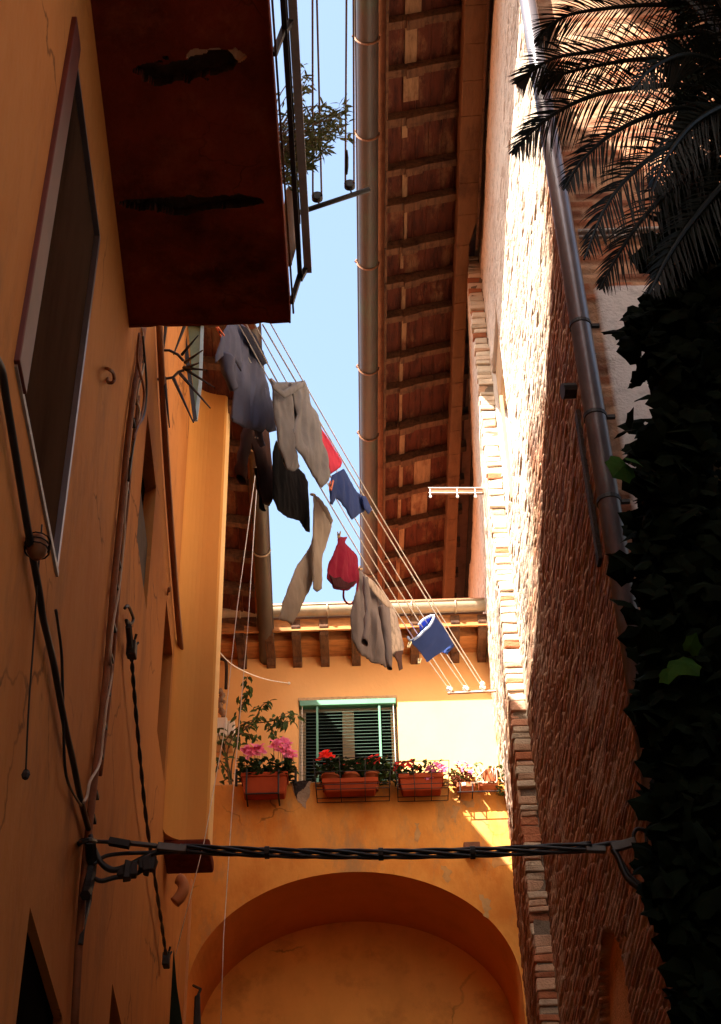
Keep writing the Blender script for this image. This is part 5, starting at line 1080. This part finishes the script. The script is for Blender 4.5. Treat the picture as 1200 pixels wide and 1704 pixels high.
for pts, r_ in (([(150, 1395), (160, 1420), (172, 1440), (190, 1448), (215, 1440), (240, 1428), (262, 1418), (300, 1416)], .016), ([(155, 1440), (175, 1425), (210, 1420), (262, 1419)], .010), ([(150, 1390), (164, 1428), (185, 1446), (205, 1448)], .012), ([(158, 1462), (170, 1466), (192, 1460), (225, 1455), (250, 1436), (258, 1425)], .012)):
    mb = MB(); mb.tube(smoothpath([K(*p, .03) for p in pts], 5), r_, 6); mb.build('loop', CABLE, ke, smooth=True)
for (x, y) in ((213, 1449), (245, 1440)):
    c = K(x, y); mb = MB(); mb.box(c - Vector((.042, .025, .030)), c + Vector((.042, .025, .030)), .012); mb.box(c - Vector((.022, .03, .048)), c + Vector((.014, .03, .042)), .01); mb.build('connector', IRON, ke, bevel=.006)
mb = MB(); mb.tube(smoothpath([onL(x, y, o) for x, y, o in [(132, 1404, 0), (136, 1400, .06), (150, 1398, .1), (158, 1400, .1)]], 3), .014, 6); mb.tube(smoothpath([onL(x, y, .06) for x, y in [(150, 1400), (152, 1440), (147, 1475), (142, 1490)]], 3), .028, 6); mb.tube(smoothpath([onL(x, y, .04) for x, y in [(150, 1470), (148, 1500), (138, 1540), (134, 1572)]], 3), .014, 6); mb.build('wall_bracket', IRON, ke)
yB = CB.y
mb = MB(); mb.bar(onY(975, 1413, yB), onY(1008, 1414, yB), .03, .03); mb.bar(onY(1018, 1411, yB), onY(1058, 1401, yB), .028, .045); mb.build('tension_clamp', bpy.data.materials['dull grey metal'], ke, bevel=.004)
mb = MB(); mb.tube(smoothpath([onY(x, y, yB) for x, y in [(985, 1409), (1020, 1403), (1050, 1404), (1066, 1410), (1075, 1420)]], 4), .012, 6); mb.tube(smoothpath([onY(x, y, yB) for x, y in [(1020, 1414), (1030, 1430), (1042, 1458), (1060, 1475), (1078, 1484)]], 4), .016, 6); mb.tube(smoothpath([onY(x, y, yB) for x, y in [(1024, 1414), (1036, 1436), (1050, 1458), (1066, 1472), (1080, 1482)]], 4), .010, 6); mb.build('loop', CABLE, ke, smooth=True)
mb = MB(); mb.tube(smoothpath([onY(x, y, yB) for x, y in [(1056, 1402), (1054, 1390), (1060, 1380), (1072, 1382), (1076, 1394), (1074, 1450)]], 4), .010, 6); mb.build('wall_hook', IRON, ke)

# ================================================================== IVY on a garden wall and the PALM above it
YG = 5.35
def gx(y): return onY(1105 if y > 1000 else 1085, y, YG).x
ge_ = empty('garden_wall', (2.2, YG, 0), 'dark garden wall buried under ivy on the right', 'wall')
xg = onY(1112, 1300, YG).x
gpx = [(1150, 330), (1135, 480), (1125, 600), (1122, 760), (1112, 900), (1118, 1050), (1122, 1200), (1130, 1330), (1136, 1480), (1160, 1620), (1176, 1720)]
gpt = [onY(x, y, YG) for x, y in gpx]; gpt = [Vector((4.6, YG, gpt[0].z))] + gpt + [Vector((gpt[-1].x, YG, 0)), Vector((4.6, YG, 0))]
mb = MB(); ng = len(gpt); mb.add(gpt + [p + Vector((0, .3, 0)) for p in gpt], [tuple(range(ng)), tuple(range(2 * ng - 1, ng - 1, -1))] + [(i, i + ng, (i + 1) % ng + ng, (i + 1) % ng) for i in range(ng)]); mb.build('masonry', mat('dark damp stone', (.05, .04, .03), .95, .4, 3, bump=.5, bscale=14), ge_)
ivy = empty('ivy', (xg, YG, 0), 'dark ivy curtain with lobed leaves hanging over the right side of the alley', 'ivy')
edge = [(300, 1135), (340, 1110), (400, 1075), (440, 1062), (475, 1080), (505, 1048), (530, 1030), (550, 1024), (575, 1052), (600, 1062), (640, 1070), (665, 1082), (690, 1078), (715, 1052), (760, 1040), (800, 1045), (860, 1050), (900, 1040), (940, 1042), (985, 1060), (1040, 1062), (1080, 1058), (1120, 1066), (1180, 1062), (1240, 1078), (1300, 1086), (1370, 1080), (1420, 1092), (1480, 1082), (1520, 1100), (1560, 1112), (1620, 1125), (1720, 1135)]
eY = [p[0] for p in edge]; eX = [p[1] + (26 if 470 < p[0] < 760 else 14) for p in edge]; ri = random.Random(77)
mb = MB(); mbn = MB()
def put(px, py, Y, S, m_):
    p = onY(px, py, Y); d = Vector((ri.uniform(-1.2, .8), ri.uniform(-.7, .2), -1 + ri.uniform(-.3, 1.5))); nr = Vector((ri.uniform(-1.1, .8), -1, ri.uniform(-.5, 1.2))); ivy_leaf(m_, p, d, nr, S)
for i in range(5200):
    py = ri.uniform(300, 1760); ex = np.interp(py, eY, eX); px = ex + 4 + 14 * mnoise.noise(Vector((py * .02, 3, 0))) + abs(ri.gauss(0, 1)) * 60 if ri.random() < .6 else ri.uniform(ex + 10, 1300)
    put(px, py, ri.uniform(4.75, YG - .05), ri.choice([.045, .06, .075, .09, .12]) * ri.uniform(.85, 1.2), mb)
for i in range(900): put(ri.uniform(1120, 1330), ri.uniform(-60, 420), ri.uniform(4.6, 5.2), ri.uniform(.07, .13), mb)
for (px, py, S) in [(1046, 520, .10), (1034, 548, .10), (1052, 556, .10), (1062, 585, .13), (1080, 628, .12), (1066, 634, .08), (1088, 660, .13), (1076, 700, .12), (1050, 715, .10), (1062, 742, .12), (1044, 940, .14), (1060, 905, .13), (1056, 1010, .1), (1050, 1078, .07), (1070, 1150, .08), (1082, 1420, .09), (1090, 1475, .1), (1075, 1440, .06)]:
    for q in range(2): put(px + ri.uniform(-4, 6), py + ri.uniform(-5, 5), 4.85 + .1 * q, S, mb)
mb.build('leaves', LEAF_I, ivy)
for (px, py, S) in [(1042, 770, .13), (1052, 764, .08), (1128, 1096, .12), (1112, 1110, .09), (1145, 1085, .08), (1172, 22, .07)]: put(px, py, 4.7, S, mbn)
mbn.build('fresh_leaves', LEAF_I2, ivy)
mb = MB()
for k in range(16):
    x0 = ri.uniform(1090, 1250); mb.tube(smoothpath([onY(x0 + 60, 1750, YG - .03), onY(x0 + ri.uniform(0, 50), 1300, YG - .06), onY(x0 + ri.uniform(-10, 30), 800, YG - .08), onY(x0 + ri.uniform(-20, 20), 420, YG - .1)], 6), .010, 5)
for pts in ([(1115, 640), (1095, 560), (1060, 520), (1040, 535)], [(1100, 770), (1070, 775), (1048, 765)], [(1170, 800), (1100, 790), (1068, 770), (1045, 772)]): mb.tube(smoothpath([onY(*p, 4.95) for p in pts], 4), .004, 4)
mb.build('stems', STEM, ivy)
# palm
PC = onY(1290, 200, 4.55)
pe = empty('palm_tree', (PC.x + .15, PC.y, 0), 'date palm whose dark fronds arch in from the upper right', 'palm')
mb = MB(); n = 12; tr = []
for i in range(40): z = i / 39 * (PC.z - .05); tr.append((Vector((PC.x + .15 * (1 - i / 39), PC.y + .1 * (1 - i / 39), z)), .17 + .02 * (i % 2) - .03 * i / 39))
mb.tube([t[0] for t in tr], [t[1] for t in tr], n); mb.build('trunk', STEM, pe)
rpm = random.Random(12)
def frond(path, L, nl, droop=.35, flip=1, w=.0075):
    P3 = smoothpath(path, 14); N = len(P3); mb = MB()
    mb.tube(P3, [.016 * (1 - .85 * i / (N - 1)) + .002 for i in range(N)], 6)
    tot = int(nl * 1.25)
    for k in range(tot):
        f = .12 + .88 * k / (tot - 1); q = f * (N - 1); i = min(int(q), N - 2); p = P3[i].lerp(P3[i + 1], q - i); d = (P3[i + 1] - P3[i]).normalized()
        toc = (EYE - p).normalized(); s = d.cross(toc).normalized(); ln = L * (math.sin(math.pi * min(1, .22 + .80 * f)) ** .6) * rpm.uniform(.88, 1.08)
        for sg in (1, -1):
            dir_ = (s * sg * (.85 - .35 * f) + d * (.55 + .5 * f) + Vector((0, 0, -.12)) + rv(rpm, .13)).normalized(); a = p; pts = []
            for j in range(4):
                t = j / 3; pts.append(a + dir_ * ln * t + Vector((0, 0, -droop * ln * t * t)))
            nn = dir_.cross(toc).normalized(); wd = [w * .7, w, w * .75, .0008]; vs = []
            for j, c in enumerate(pts): vs += [c + nn * wd[j] * .5, c - nn * wd[j] * .5]
            mb.add(vs, [(0, 1, 3, 2), (2, 3, 5, 4), (4, 5, 7, 6)])
    return mb.build('frond', LEAF_P, pe)
def Fp(pxs, y0, y1): return [onY(x, y, y0 + (y1 - y0) * i / (len(pxs) - 1)) for i, (x, y) in enumerate(pxs)]
for pxs, y1, L, nl in (
    ([(1290, 200), (1165, 146), (1060, 146), (985, 160), (925, 188), (882, 222), (853, 258)], 4.5, .26, 62),
    ([(1290, 190), (1190, 60), (1080, 68), (990, 85), (925, 96), (885, 118), (858, 140)], 4.7, .24, 58),
    ([(1290, 180), (1180, 20), (1090, 8), (1010, 14), (950, 24), (915, 44), (893, 78)], 4.9, .24, 56),
    ([(1290, 205), (1190, 110), (1080, 98), (990, 110), (930, 126), (895, 146)], 5.0, .22, 54),
    ([(1290, 210), (1180, 176), (1090, 190), (1020, 222), (968, 268), (938, 316)], 4.4, .25, 56),
    ([(1290, 215), (1180, 215), (1110, 245), (1050, 290), (1005, 350), (972, 432)], 4.3, .27, 56),
    ([(1290, 220), (1190, 255), (1120, 310), (1065, 370), (1025, 430), (998, 482)], 4.5, .22, 48),
    ([(1290, 225), (1210, 300), (1150, 370), (1110, 430), (1080, 490)], 4.4, .22, 44),
    ([(1290, 190), (1200, 60), (1120, -20), (1040, -60), (960, -70)], 4.6, .26, 50),
    ([(1290, 190), (1230, 60), (1170, -40), (1110, -110)], 4.3, .26, 44),
    ([(1290, 200), (1220, 120), (1150, 90), (1090, 110), (1050, 150)], 4.2, .25, 48),
    ([(1290, 200), (1230, 170), (1160, 200), (1110, 260), (1085, 320)], 4.15, .25, 48),
    ([(1290, 200), (1240, 20), (1220, -120)], 4.4, .26, 40), ([(1290, 200), (1380, 80), (1480, 40), (1560, 90)], 4.6, .28, 44), ([(1290, 200), (1400, 200), (1500, 260), (1560, 350)], 4.4, .28, 44), ([(1290, 200), (1360, -40), (1440, -140)], 4.8, .28, 44)):
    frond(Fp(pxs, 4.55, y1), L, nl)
